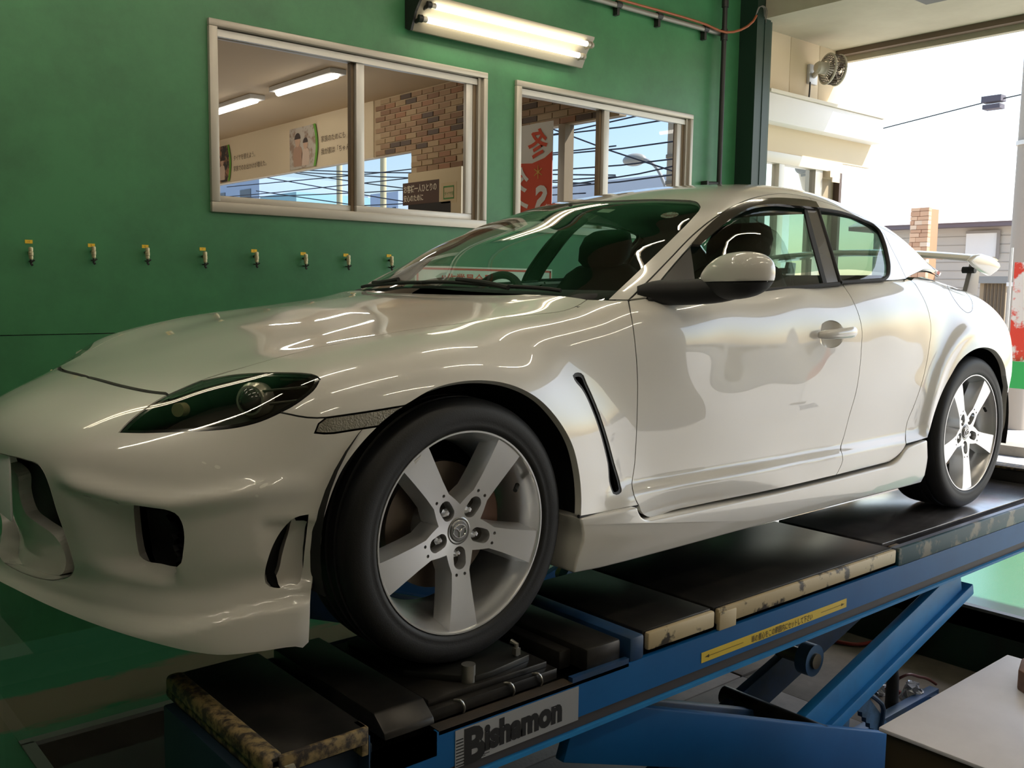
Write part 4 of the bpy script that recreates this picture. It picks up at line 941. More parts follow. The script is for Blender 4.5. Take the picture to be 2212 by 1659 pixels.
# ================================================================ SCISSOR LIFT
def paint_worn(name, base, chip, amt, rough=.4, scale=14):
    return mat(name, base, rough, noise=(scale, chip, amt, .06))
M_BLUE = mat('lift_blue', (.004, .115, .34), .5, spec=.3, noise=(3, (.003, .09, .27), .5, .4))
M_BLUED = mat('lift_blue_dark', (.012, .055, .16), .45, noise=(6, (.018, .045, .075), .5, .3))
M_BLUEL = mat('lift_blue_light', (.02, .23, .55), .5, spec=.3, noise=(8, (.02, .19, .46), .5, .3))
M_DECK = mat('deck_steel', (.022, .021, .020), .33, .55, noise=(7, (.05, .045, .04), .4, .3))
M_DECKR = mat('deck_worn_steel', (.30, .29, .31), .20, .7, noise=(5, (.12, .115, .12), .45, .3))
M_OLD = paint_worn('worn_cream', (.52, .42, .25), (.05, .04, .03), .34, .5, 11)
M_OLDR = mat('rusty_cream', (.26, .185, .08), .6, noise=(38, (.035, .026, .02), .52, .16))
M_TEALW = paint_worn('chipped_teal', (.025, .085, .11), (.30, .29, .24), .42, .5, 7)
LIFT = empty('scissor_lift', (1.5, 0, PZ)); tag(LIFT, 'blue scissor lift with dark steel runways carrying the white car', 'car lift')
def LP(mb, name, m, **k):
    o = mb.build(name, m, **k); o.parent = LIFT; o.matrix_parent_inverse = LIFT.matrix_basis.inverted(); return o
def bx(a, b): return MB().box((min(a[0], b[0]), min(a[1], b[1]), wz(min(a[2], b[2]))), (max(a[0], b[0]), max(a[1], b[1]), wz(max(a[2], b[2]))))
for sgn in (1, -1):
    XF0 = -.34 if sgn > 0 else -.20
    yo, yi = -1.0*sgn, -.47*sgn       # outer and inner edge of this runway
    def B(x0, x1, ya, yb, z0, z1): return bx((x0, ya*sgn, z0), (x1, yb*sgn, z1))
    # side beams (channel): web, top lip, bottom flange
    def channel(y, out):
        mb = B(-.30, 3.75, y, y+out*.02, -.165, -.045)
        mb.box((-.30, min((y-.0*out)*sgn, (y+out*.03)*sgn), wz(-.205)), (3.75, max(y*sgn, (y+out*.03)*sgn), wz(-.192)))
        return mb
    beam = LP(B(XF0, 3.75, -1.0, -.985, -.16, -.066), 'side_beam', M_BLUE)
    LP(B(XF0, 3.75, -.99, -.965, -.195, -.155), 'beam_recess', mat('beam_recess_brown', (.055, .045, .042), .6))
    LP(B(XF0, 3.75, -1.004, -.96, -.203, -.193), 'beam_flange', M_BLUEL)
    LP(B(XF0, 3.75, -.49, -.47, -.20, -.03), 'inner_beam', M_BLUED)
    LP(B(XF0, 3.75, -.965, -.49, -.11, -.10), 'deck_floor', M_DECK)
    if sgn > 0:
        # runway top pieces from the front end backwards
        LP(B(-.34, -.18, -1.0, -.985, -.12, -.066), 'front_gusset', M_BLUED)
        fl = LP(B(-.575, -.355, -1.0, -.485, -.022, 0.0), 'front_flap', M_DECK, bevel=.004)
        LP(B(-.590, -.545, -1.0, -.485, -.035, .006), 'flap_edge', M_OLDR, bevel=.014, seg=3)
        LP(B(-.56, -.36, -1.004, -.992, -.035, .001), 'flap_rim', M_OLDR, bevel=.003)
        LP(B(-.372, -.355, -1.0, -.96, -.062, .0), 'flap_bracket', M_OLDR, bevel=.003)
        LP(B(-.355, -.352, -1.0, -.485, -.11, -.02), 'front_sill', M_BLUED)
        LP(MB().cyl((-.555, -1.015*sgn, wz(-.045)), (-.555, -.47*sgn, wz(-.045)), .026, 16), 'flap_roller', M_OLDR, smooth=True)
        LP(MB().cyl((-.555, -1.03*sgn, wz(-.048)), (-.555, -1.015*sgn, wz(-.048)), .016, 14), 'roller_bolt', mat('dark_bolt', (.04, .04, .04), .4, .8), smooth=True)
        LP(MB().prism([(-.60, wz(-.13)), (-.57, wz(-.02)), (-.53, wz(-.02)), (-.49, wz(-.13))], 1, -1.01*sgn, -.995*sgn), 'roller_bracket', paint_worn('pale_worn_paint', (.34, .32, .24), (.06, .05, .04), .4, .6, 20))
        LP(B(-.60, -.32, -.96, -.5, -.30, -.06), 'front_box', mat('front_box_dark', (.008, .025, .05), .55), bevel=.006)
        # bar in front of the turntable (sloped end)
        LP(MB().prism([(-1.0*sgn, wz(-.045)), (-.995*sgn, wz(-.03)), (-.955*sgn, wz(.0)), (-.485*sgn, wz(.0)), (-.485*sgn, wz(-.05))], 0, -.315, -.185), 'front_bar', M_DECK, bevel=.004)
    # turntable
    LP(B(-.175, .215, -.965, -.49, -.06, -.032), 'turntable_base', M_DECK, bevel=.003)
    LP(B(-.165, .198, -.945, -.52, -.032, -.016), 'turntable_plate', M_DECK, bevel=.003)
    LP(MB().prism([(.03, -.935*sgn), (.165, -.915*sgn), (.165, -.55*sgn), (-.14, -.55*sgn), (-.135, -.80*sgn), (-.06, -.90*sgn), (-.02, -.935*sgn)] if sgn > 0 else [(.03, .935), (.165, .915), (.165, .55), (-.14, .55), (-.135, .80), (-.06, .90), (-.02, .935)], 2, wz(-.016), wz(0)), 'turn_plate', mat('turn_plate_steel', (.04, .039, .036), .35, .6), bevel=.002)
    LP(MB().cyl((-.03, -.918*sgn, wz(-.02)), (-.03, -.918*sgn, wz(.026)), .017, 20), 'lock_pin', mat('pin_steel', (.30, .29, .26), .3, .8), smooth=True)
    LP(MB().tube([(.135, -.90*sgn, wz(-.01)), (.135, -.90*sgn, wz(.03)), (.13, -.885*sgn, wz(.034))], .006, 8).box((.125, min(-.91*sgn, -.895*sgn), wz(.004)), (.140, max(-.91*sgn, -.895*sgn), wz(.022))), 'latch', mat('pin_steel', (.30, .29, .26), .3, .8))
    for x in (-.10, .05, .14): LP(MB().tube(catmull([(x, -.955*sgn, wz(-.03)), (x+.008, -.968*sgn, wz(-.028)), (x+.018, -.972*sgn, wz(-.05)), (x+.02, -.965*sgn, wz(-.062))], 8), .003, 6), 'spring_wire', mat('pin_steel', (.30, .29, .26), .3, .8), smooth=True)
    LP(B(-.175, .235, -1.0, -.965, -.075, -.064), 'ledge', mat('ledge_brown', (.07, .05, .035), .6, noise=(9, (.04, .035, .03), .5, .3)))
    # blocks behind the turntable
    LP(B(.255, .295, -.93, -.485, -.06, -.012), 'cross_bar', M_DECK, bevel=.004)
    LP(B(.30, .425, -.985, -.485, -.06, .0), 'deck_block', M_DECK, bevel=.008)
    LP(B(.235, .44, -1.0, -.985, -.075, -.052), 'side_strip', M_BLUED)
    LP(B(.445, .50, -1.0, -.485, -.068, .0), 'deck_block', M_BLUED, bevel=.008)
    # jack plates with worn cream edges
    for x0, x1 in ((.512, .806), (.816, 1.846)):
        pl = LP(B(x0, x1, -.982, -.485, -.05, .0), 'deck_plate', M_DECK, bevel=.006)
        LP(B(x0+.004, x1-.004, -1.0, -.982, -.052, -.002), 'cream_edge', M_OLD, bevel=.007)
    LP(B(.82, .90, -1.003, -.99, -.066, -.012), 'cream_bracket', M_OLD, bevel=.003)
    # rear deck with slip plate
    LP(B(1.862, 3.75, -1.0, -.985, -.072, -.003), 'rear_side', M_TEALW, bevel=.004)
    LP(B(1.862, 3.75, -.985, -.965, -.03, -.004), 'rear_lip', mat('lip_blue_grey', (.30, .33, .42), .35, .4))
    LP(B(1.862, 3.75, -.965, -.93, -.05, -.03), 'rear_gutter', mat('gutter_brown', (.045, .035, .033), .6))
    LP(B(1.87, 3.45, -.93, -.49, -.03, .0), 'slip_plate', M_DECKR, bevel=.003)
    LP(B(1.90, 1.96, -.958, -.935, -.03, -.012), 'plate_clip', mat('clip_tan', (.30, .23, .15), .5, .3), bevel=.003)
    LP(B(3.46, 3.56, -.98, -.485, -.03, .062), 'wheel_stop', mat('stop_black', (.02, .018, .016), .6), bevel=.01)
    LP(B(3.455, 3.57, -.99, -.48, .058, .072), 'stop_edge', M_OLDR, bevel=.004)
    # scissor arms: outer pair falls to the rear, inner pair rises to the rear
    def arm(x0, z0, x1, z1, hgt, ya, yb, name, m):
        L = math.hypot(x1-x0, z1-z0); nx, nz = -(z1-z0)/L*hgt/2, (x1-x0)/L*hgt/2
        poly = [(x0-nx, wz(z0-nz)), (x1-nx, wz(z1-nz)), (x1+nx, wz(z1+nz)), (x0+nx, wz(z0+nz))]
        LP(MB().prism(poly, 1, ya*sgn, yb*sgn), name, m, bevel=.006)
    arm(.30, -.235, 2.10, -.885, .165, -.935, -.90, 'scissor_arm', M_BLUE)
    arm(.45, -1.0, 2.75, -.335, .15, -.84, -.80, 'scissor_arm', M_BLUEL)
    arm(.50, -1.03, 2.83, -.38, .05, -.86, -.80, 'arm_flange', M_BLUEL)
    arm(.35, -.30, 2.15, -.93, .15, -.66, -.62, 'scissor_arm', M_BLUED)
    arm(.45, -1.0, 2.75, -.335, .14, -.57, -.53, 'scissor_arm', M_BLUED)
    LP(MB().cyl((1.54, -.93*sgn, wz(-.63)), (1.54, -.5*sgn, wz(-.63)), .035, 18), 'pivot_pin', M_DECK, smooth=True)
    LP(MB().lathe([(.03, -.05), (.062, -.05), (.062, .0), (.03, .0)], (1.82, -.66*sgn, wz(-.50)), 'y', 24), 'cylinder_eye', mat('eye_blue', (.10, .19, .32), .45), smooth=True)
    LP(MB().cyl((1.82, -.72*sgn, wz(-.50)), (1.82, -.55*sgn, wz(-.50)), .03, 18), 'eye_pin', mat('pin_tan', (.36, .27, .17), .4, .5), smooth=True)
    # ratchet lock with teeth
    tp = [(1.93, wz(-.60)), (2.02, wz(-.60)), (2.42, wz(-.98)), (2.33, wz(-1.0))]
    th = []
    for i in range(12):
        t = i/12; x = 2.33+(1.93-2.33)*t; z = -1.0+(-.60+1.0)*t; th += [(x-.0, wz(z)), (x-.03, wz(z+.012))]
    LP(MB().prism(tp[:3]+th, 1, -.765*sgn, -.745*sgn), 'ratchet_rack', mat('rack_blue', (.06, .15, .28), .5, noise=(12, (.03, .07, .12), .45, .2)))
    LP(MB().prism([(1.80, wz(-.60)), (1.86, wz(-.585)), (1.94, wz(-.72)), (1.93, wz(-1.02)), (1.87, wz(-1.02)), (1.87, wz(-.76))], 1, -.80*sgn, -.78*sgn), 'ratchet_pawl', mat('rack_blue', (.06, .15, .28), .5))
    LP(MB().tube(catmull([(1.98, -.77*sgn, wz(-.62)), (2.20, -.77*sgn, wz(-.74)), (2.25, -.77*sgn, wz(-.78)), (2.22, -.77*sgn, wz(-.95))], 14), .010, 8), 'release_rod', M_BLUED, smooth=True)
    LP(B(2.05, 2.11, -.80, -.76, -.66, -.60), 'rack_head', M_BLUEL, bevel=.006)
    # base frame in the pit
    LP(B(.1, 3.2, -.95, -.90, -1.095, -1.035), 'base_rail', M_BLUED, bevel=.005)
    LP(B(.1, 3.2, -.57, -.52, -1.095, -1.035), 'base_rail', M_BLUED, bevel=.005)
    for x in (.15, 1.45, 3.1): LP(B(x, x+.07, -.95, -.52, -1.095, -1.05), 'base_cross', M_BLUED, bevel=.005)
    LP(B(1.50, 1.62, -1.0, -.935, -.98, -.85), 'arm_bracket', M_BLUE, bevel=.005)
    LP(MB().cyl((1.56, -1.01*sgn, wz(-.92)), (1.56, -.93*sgn, wz(-.92)), .022, 16), 'bracket_bolt', mat('pin_tan', (.36, .27, .17), .4, .5), smooth=True)
# stickers on the near beam
M_STK = mat('sticker_silver', (.40, .41, .43), .35, .3); M_INKB = mat('sticker_ink', (.012, .012, .014), .5)
st = LP(bx((-.130, -1.0012, -.166), (.256, -1.0002, -.078)), 'brand_sticker', M_STK)
def LT(o): o.parent = LIFT; o.matrix_parent_inverse = LIFT.matrix_basis.inverted(); return o
LT(lettering('lettering', 'B', (-.108, -1.0013, wz(-.163)), (1, 0, 0), (0, 0, 1), .112, M_INKB, None, off=.0006, bold=.0055, sx=.98))
LT(lettering('lettering', 'ishamon', (-.046, -1.0013, wz(-.147)), (1, 0, 0), (0, 0, 1), .082, M_INKB, None, off=.0006, bold=.0048, sx=.90, spacing=.99))
for k in range(9): LT(bx((-.128, -1.0018, -.163+.0075*k), (-.104-.0005*k, -1.0013, -.1605+.0075*k)).build('sticker_stripe', M_INKB))
for k in range(3): LT(bx((-.104, -1.0018, -.1655+.0035*k), (-.055+.012*k, -1.0013, -.1640+.0035*k)).build('sticker_stripe', M_INKB))
ys = bx((.744, -1.0012, -.143), (1.515, -1.0002, -.113)); LP(ys, 'yellow_sticker', mat('sticker_yellow', (.72, .52, .05), .45))
LT(lettering('lettering', '車の重心をこの範囲内にセットして下さい', (.98, -1.0013, wz(-.138)), (1, 0, 0), (0, 0, 1), .0235, mat('sticker_olive_ink', (.10, .07, .01), .6), None, off=.0006, sx=.74, bold=.0004))
for x0, x1, s in ((.77, .94, -1), (1.36, 1.49, 1)):
    LT(bx((x0, -1.0018, -.1290), (x1, -1.0013, -.1275)).build('arrow_line', mat('sticker_olive_ink', (.10, .07, .01), .6)))
    xe = x0 if s < 0 else x1
    LT(MB().prism([(xe+s*.012, wz(-.1283)), (xe-s*.008, wz(-.1235)), (xe-s*.008, wz(-.133))], 1, -1.0018, -1.0013).build('arrow_head', mat('sticker_olive_ink', (.10, .07, .01), .6)))
# ================================================================ THINGS ON THE FLOOR AND BENCH
e = empty('tool_bench', (1.5, -1.6, 0)); tag(e, 'low brown tool bench with pale grey steel top at the lower right', 'bench')
P_(MB().box((1.10, -2.3, .0), (1.92, -1.375, wz(-.312))).build('cabinet', mat('bench_brown', (.050, .036, .016), .6), bevel=.004), e)
P_(MB().box((1.085, -2.32, wz(-.312)), (1.935, -1.36, wz(-.30))).build('top', mat('bench_top', (.76, .75, .82), .38, .0, noise=(4, (.66, .65, .71), .5, .4)), bevel=.003), e)
o = MB().prism([(1.63, -1.545), (1.66, -1.50), (1.76, -1.47), (1.86, -1.475), (1.86, -1.62), (1.66, -1.63)], 2, wz(-.30), wz(-.235)).build('wood_block', mat('brown_wood', (.20, .11, .075), .6, noise=(22, (.12, .065, .045), .5, .3)), bevel=.006); tag(o, 'rounded brown wooden block lying on the bench top', 'wood block')
zf = PZ+.014
c = onZ(1925., 1535., -1.086); e = empty('floor_pump_post', (c[0], c[1], zf)); tag(e, 'black upright post with a silver ring top standing in the pit', 'post')
P_(MB().tube([(c[0], c[1], zf), (c[0], c[1], zf+.16), (c[0]+.003, c[1], zf+.21), (c[0]+.004, c[1], zf+.30)], [.032, .028, .020, .017], 16).build('body', M_BLACK, smooth=True), e)
P_(MB().lathe([(.012, 0), (.026, 0), (.026, .014), (.012, .014)], (c[0]+.004, c[1], zf+.295), 'z', 18).build('ring_cap', mat('pin_steel', (.30, .29, .26), .3, .8), smooth=True), e)
def hose(name, pts, r, m, label, cat='hose'):
    P = [onZ(float(a), float(b), -1.086+h) for a, b, h in pts]
    o = MB().tube(catmull([(p[0], p[1], wz(p[2])) for p in P], 50), r, 8).build(name, m, smooth=True); tag(o, label, cat)
M_HR = mat('red_hose', (.26, .03, .025), .45)
hose('air_hose', [(1745, 1379, .012), (1790, 1383, .012), (1850, 1392, .012), (1900, 1382, .012), (1930, 1370, .012)], .011, M_HR, 'red air hose on the pit floor behind the scissor arm')
hose('air_hose', [(1842, 1462, .012), (1880, 1475, .012), (1915, 1485, .012), (1945, 1497, .012), (1965, 1508, .012)], .012, M_HR, 'thick red hose lying beside the black post')
hose('air_hose', [(1932, 1490, .03), (1936, 1470, .09), (1955, 1459, .12), (1985, 1462, .09), (2010, 1470, .04), (2022, 1478, .015)], .007, mat('dark_red_hose', (.10, .025, .02), .5), 'thin dark red hose arching out from the black post')
# crumpled clear bags
def bag(name, px, py, s, label, seed):
    c = onZ(float(px), float(py), -1.086); rr = random.Random(seed); mb = MB().sphere((c[0], c[1], zf+.035), (s, s*.8, .055), 18, 12)
    mb.v = [(x+rr.uniform(-.02, .02), y+rr.uniform(-.02, .02), max(zf+.001, z+rr.uniform(-.018, .018))) for x, y, z in mb.v]
    o = mb.build(name, mat('clear_bag', (.55, .57, .62), .12, .25, coat=.6)); tag(o, label, 'bag')
bag('plastic_bag', 1968, 1516, .045, 'crumpled shiny plastic bag beside the black post in the pit', 2)
bag('plastic_bag', 1893, 1498, .045, 'crumpled shiny plastic bag behind the ratchet rack', 5)
# ================================================================ THE CAR
M_PAINT = mat('white_paint', (.74, .718, .67), .28, 0, coat=1.0, coat_rough=.015)
M_BLK = mat('black_plastic', (.012, .012, .013), .55)
M_BLKG = mat('gloss_black', (.01, .01, .011), .12)
M_RUB = mat('rubber', (.012, .012, .012), .7)
M_TYRE = mat('tyre_rubber', (.008, .008, .009), .58, bump=.08, bscale=300)
M_ALU = mat('silver_wheel', (.72, .72, .72), .30, .75)
M_CHR = mat('chrome', (.8, .8, .8), .12, 1.0)
M_DARKM = mat('dark_metal', (.08, .075, .07), .5, .7)
M_GLASS = glass_mat('car_glass', (.70, .84, .77), 1.0)
M_GLASSD = glass_mat('rear_glass', (.45, .60, .54), .9)
M_INT = mat('interior_black', (.018, .018, .02), .75)
M_HEAD = glass_mat('lamp_lens', (.86, .86, .84), 1.2)
CAR = empty('sports_car', (0, 0, ZL+.001))
tag(CAR, 'white sports coupe with five-spoke silver wheels standing on the blue lift', 'car')

def panel(name, field, segs, d, material, parent=CAR, mirror=True, half=False, **kw):
    V, F, N = cut_panel(field, segs, d, half=half, **kw)
    o = link(name, mesh_np(name, V, F, N), material, parent)
    if mirror and not half:
        V2, F2, N2 = mirror_np(V, F, N)
        link(name, mesh_np(name, V2, F2, N2), material, parent if parent is CAR else parent)
    return o
def C(P, step=.02, F=None): return pxcurve(F or FLOW, P, step)
SIDE = (0, 1, 0); TOP = (0, 0, -1); OBL = (0.12, .62, -.78); DIAG = (.72, .69, -.1)

# ---- outlines read off the photograph (pixels)
hood_seam = [(363, 853), (435, 822), (535, 792), (669, 756), (740, 741), (813, 726), (922, 708), (974, 702), (1075, 688), (1175, 678), (1218, 672), (1248, 661), (1268, 648)]
hl_top_rear = [(435, 823), (500, 811), (560, 806.5), (620, 806), (660, 808), (684, 813), (691, 820)]
hl_bot_rear = [(691, 820), (680, 840), (655, 862), (630, 879), (605, 892)]
hl_bot_front = [(605, 892), (570, 908), (520, 922), (460, 929.5), (380, 933), (300, 935), (258, 934)]
hl_top_front = [(258, 934), (275, 915), (300, 894), (335, 869), (363, 853)]
bump_seam = [(605, 892), (625, 896), (655, 902), (680, 904), (705, 903)]
mk_top = [(705, 903), (790, 891), (876, 877)]
mk_front = [(705, 903), (692, 912), (683, 925), (680, 936)]
mk_bot = [(680, 936), (700, 938), (760, 931), (818, 922)]
mk_rear = [(818, 922), (845, 899), (876, 877)]
arch_f = [(876, 877), (941, 840.5), (1001, 826), (1041, 824), (1108, 835), (1158, 860), (1209, 914), (1235, 961), (1250, 1021), (1255, 1085), (1254, 1117)]
arch_b = [(818, 922), (787, 954), (740, 1018), (707, 1101), (687, 1185), (676, 1255), (673, 1283), (671, 1340), (669, 1388)]
fend_bot = [(1254, 1117), (1300, 1109), (1380, 1093)]
door_f = [(1380, 1093), (1371, 1075), (1366, 1055), (1371, 1003), (1375, 935), (1377, 865), (1377, 815), (1374, 765), (1366, 698), (1357, 650)]
fend_top = [(1357, 650), (1312, 649.5), (1268, 648)]
door_bot = [(1380, 1093), (1384, 1106), (1393, 1115), (1460, 1102), (1560, 1081), (1677, 1057), (1806, 1027)]
door_r = [(1806, 1027), (1816, 1008), (1821, 993), (1815.6, 970), (1823, 943), (1835, 897), (1849, 848), (1857, 798), (1861, 748), (1862, 714), (1854, 678), (1839, 644), (1819, 613.5)]
belt_f = [(1819, 613.5), (1712, 622), (1640, 627), (1560, 632), (1445, 640), (1399, 644.5)]
belt_fl = [(1399, 644.5), (1357, 650)]
rd_bot = [(1806, 1027), (1870, 1011), (1920, 998.5)]
rd_botc = [(1920, 998.5), (1940, 984), (1950, 973), (1957, 960)]
rd_r = [(1957, 960), (1956, 940), (1959, 915), (1974, 878), (1994, 818), (2007, 751), (2011, 708), (2004, 668), (1987, 631), (1970, 608), (1959, 604)]
belt_r = [(1959, 604), (1900, 608), (1819, 613.5)]


arch_fb = arch_f
rarch = [(2004, 946), (2020, 889), (2035.5, 848), (2055, 811), (2074.6, 780), (2092, 764), (2113.6, 753.5), (2131, 752), (2148, 757.6), (2161, 772), (2170, 793), (2174, 819)]
vent = [(1237, 812), (1243, 806), (1256, 807), (1268, 830), (1290, 880), (1312, 945), (1327, 1000), (1341, 1050), (1343, 1062), (1338, 1068), (1326, 1069), (1321, 1060), (1312, 1000), (1300, 950), (1280, 890), (1257, 842), (1240, 820), (1237, 812)]
intake = [(288, 1092), (330, 1098), (365, 1104), (382, 1112), (393, 1130), (398, 1155), (396, 1190), (388, 1222), (345, 1218), (318, 1213), (303, 1203), (297, 1180), (292, 1140), (288, 1092)]
slot = [(667, 1112), (640, 1118), (612, 1142), (594, 1170), (580, 1205), (572, 1245), (574, 1262), (590, 1270), (625, 1268), (645, 1262), (652, 1240), (658, 1190), (667, 1112)]
slot_wall = [(667, 1114), (648, 1120), (634, 1132), (622, 1165), (611, 1210), (604, 1240), (597, 1252), (600, 1264), (625, 1266), (645, 1261), (652, 1240), (658, 1190), (667, 1114)]
grille = [(0, 981), (15, 985), (55, 995), (85, 1007), (95, 1022), (104, 1044), (121, 1100), (143, 1165), (156, 1209), (159.5, 1228), (155, 1240), (121, 1253), (87, 1250), (43, 1235), (2, 1212)]

def lift(F, xy, z0=2.0): # points of a surface seen from above
    xy = np.asarray(xy, float); O = np.c_[xy, np.full(len(xy), z0)]
    return F.hit(O, np.repeat(np.array([[0, 0, -1.0]]), len(O), 0), 0, 2, 60)
def fromfront(F, yz, d=(1, 0, 0)):
    yz = np.asarray(yz, float); O = np.c_[np.full(len(yz), -2.0), yz]
    return F.hit(O, np.repeat(np.array([d], float), len(O), 0), 0, 2.2, 80)
def fromside(F, xz):
    xz = np.asarray(xz, float); O = np.stack([xz[:, 0], np.full(len(xz), -2.0), xz[:, 1]], 1)
    return F.hit(O, np.repeat(np.array([[0, 1.0, 0]]), len(O), 0), 0, 2.0, 80)
def fromrear(F, yz):
    yz = np.asarray(yz, float); O = np.c_[np.full(len(yz), 5.0), yz]
    return F.hit(O, np.repeat(np.array([[-1.0, 0, 0]]), len(O), 0), 0, 2.6, 80)
SEAMS = []
def part(name, mb, m, parent=CAR, both=True, **k):
    """small mesh part; both = also on the other side of the car"""
    o = mb.build(name, m, parent, **k)
    if both:
        o2 = MB(); o2.v = [(x, -y, z) for x, y, z in mb.v]; o2.f = [f[::-1] for f in mb.f]; o2.build(name, m, parent, **k)
    return o
# ---- hood
hs = C(hood_seam); SEAMS.append(hs)
hf = lift(FLOW, catmull([(-.60, 0), (-.598, -.12), (-.590, -.25), (-.572, -.36), (hs[0][0], hs[0][1])], 22)); hf[-1] = hs[0]; SEAMS.append(hf)
hr = lift(FLOW, catmull([(hs[-1][0], hs[-1][1]), (.545, -.55), (.50, -.3), (.485, 0)], 30)); hr[0] = hs[-1]
hc = lift(FLOW, catmull([(.485, 0), (-.60, 0)], 50))
hf2 = hf.copy(); hf2[:-1] = lift(FLOW, hf[:-1, :2]+np.array([.007, 0])); hc2_ = hc.copy(); hc2_[-1] = hf2[0]
hood = panel('hood', FLOW, [hf2, hs, hr, hc2_], TOP, M_PAINT, half=True, h=.018, nh=.03)
# ---- front fender
hl_tr = C(hl_top_rear, .015); hl_br = C(hl_bot_rear, .012); hl_bf = C(hl_bot_front, .015); hl_tf = C(hl_top_front, .015)
hsi = C(hood_seam[1:]); hs0 = C(hood_seam[:2], .012)
vent_c = C(vent, .012); slot_c = C(slot, .010); intake_c = C(intake, .012); df = C(door_f); bs = C(bump_seam)
SEAMS += [df, bs, C(fend_bot)]
fender = panel('front_fender', FLOW, [hl_tr, hl_br, bs, C(mk_top), C(arch_f, .012), C(fend_bot), df, C(fend_top), hsi[::-1]], OBL, M_PAINT, h=.014, nh=.024, n_steps=40, holes=[[vent_c]], flange=.02)
# ---- doors, with the round hollow behind the handle
hc2 = [(1795+29*math.cos(t), 722.5+30*math.sin(t)) for t in np.linspace(0, 2*math.pi, 25)]
dr = C(door_r); db = C(door_bot); SEAMS += [dr, C(rd_r), C(rd_botc)]
hollow = C(hc2, .008)
fdoor = panel('front_door', FLOW, [df, C(belt_fl)[::-1], C(belt_f)[::-1], dr[::-1], db[::-1]], SIDE, M_PAINT, h=.012, nh=.009, holes=[[hollow]])
rdoor = panel('rear_door', FLOW, [dr, C(belt_r)[::-1], C(rd_r)[::-1], C(rd_botc)[::-1], C(rd_bot)[::-1]], SIDE, M_PAINT, h=.012, nh=.009)
V, F_, N_ = cut_panel(FLOW, [hollow], SIDE, h=.008, gap=0)
ctr = V[:len(V)].mean(0); rad = np.linalg.norm((hollow-hollow.mean(0)), axis=1).mean()
dd = np.clip(1-(np.linalg.norm((V-hollow.mean(0))*np.array([1, 0, 1]), axis=1)/rad)**2, 0, 1)
V2 = V.copy(); V2[:, 1] += .022*dd+.0005
for sg_ in (1, -1):
    link('handle_hollow', mesh_np('handle_hollow', V2*np.array([1, sg_, 1]), [f if sg_ > 0 else f[::-1] for f in F_]), M_PAINT, fdoor if sg_ > 0 else CAR)
a = FLOW.pix([(1761, 724)])[0]; b = FLOW.pix([(1838, 716)])[0]
hp = catmull([a+(0.0, -.004, 0), a*.8+b*.2+(0, -.024, 0), a*.5+b*.5+(0, -.034, 0), a*.2+b*.8+(0, -.028, 0), b+(0, -.004, 0)], 17)
hb = MB().tube([tuple(p) for p in hp], [.010, .0135, .0155, .0165, .017, .0172, .0174, .0176, .0178, .018, .0185, .019, .0195, .0195, .0185, .0165, .011], 14)
cen = hp.mean(0); hb.v = [(x, cen[1]+(y-cen[1])*.75-.004, z) for x, y, z in hb.v]
part('door_handle', hb, M_PAINT, fdoor, False, smooth=True, angle=80)
k_ = FLOW.pix([(1832, 716.5)])[0]; part('key_hole', MB().cyl((k_[0], k_[1]-.030, k_[2]), (k_[0], k_[1]-.018, k_[2]), .004, 10), M_BLK, fdoor, False)
# ---- front bumper with its openings
lipb = C([(669, 1388), (662, 1399), (640, 1399), (560, 1410), (470, 1417), (420, 1411), (330, 1390), (240, 1363), (100, 1308), (4, 1261)], .02)
lipb = lipb[lipb[:, 1] < -.0]; zl0 = lipb[-1][2]
def to_centre(p, n=6):
    yy = np.linspace(p[1], 0, n+1)[1:]; return fromfront(FLOW, [(y, p[2]) for y in yy])
lipb = np.vstack([lipb, to_centre(lipb[-1], 10)])
gr = C(grille, .012); g_top = to_centre(gr[0], 12); g_bot = to_centre(gr[-1], 8)
c_low = fromfront(FLOW, [(0, z) for z in np.linspace(zl0, g_bot[-1][2], 8)]); c_up = fromfront(FLOW, [(0, z) for z in np.linspace(g_top[-1][2], .585, 10)]); ctop = lift(FLOW, [(x, 0) for x in np.linspace(c_up[-1][0]+.012, -.60, 12)])
bumper = panel('front_bumper', FLOW, [C(mk_front), C(mk_bot), C(arch_b, .015), lipb, c_low, g_bot[::-1], gr[::-1], g_top, c_up, ctop, hf, hl_tf[::-1], hl_bf[::-1], bs], DIAG, M_PAINT, half=True, nh=.006, h=.0125, n_steps=64, holes=[[intake_c], [slot_c]], flange=.03)
M_DUCT = M_BLK
for nm, cv in (('side_intake', intake_c), ('corner_slot', slot_c)):
    V, F_, N_ = cut_panel(FLOW, [cv], DIAG, h=.015, gap=-.003, offs=-.07, flange=-.068, n_steps=64)
    link(nm, mesh_np(nm, V, F_, N_), M_DUCT, bumper); V2, F2, N2 = mirror_np(V, F_, N_); link(nm, mesh_np(nm, V2, F2, N2), M_DUCT, bumper)
V, F_, N_ = cut_panel(FLOW, [C([(x+5, y) for x, y in slot_wall], .01)], DIAG, h=.015, gap=-.002, offs=-.026, flange=.03, n_steps=64)
link('slot_wall', mesh_np('slot_wall', V, F_, N_), M_PAINT, bumper); V2, F2, N2 = mirror_np(V, F_, N_); link('slot_wall', mesh_np('slot_wall', V2, F2, N2), M_PAINT, bumper)
gc = fromfront(FLOW, [(0, z) for z in np.linspace(g_bot[-1][2], g_top[-1][2], 12)])
V, F_, N_ = cut_panel(FLOW, [gr[::-1], g_top, gc[::-1], g_bot[::-1]], DIAG, h=.02, gap=-.002, offs=-.16, flange=0, half=True, n_steps=64)
link('grille_back', mesh_np('grille_back', V, F_, N_), M_BLK, bumper)
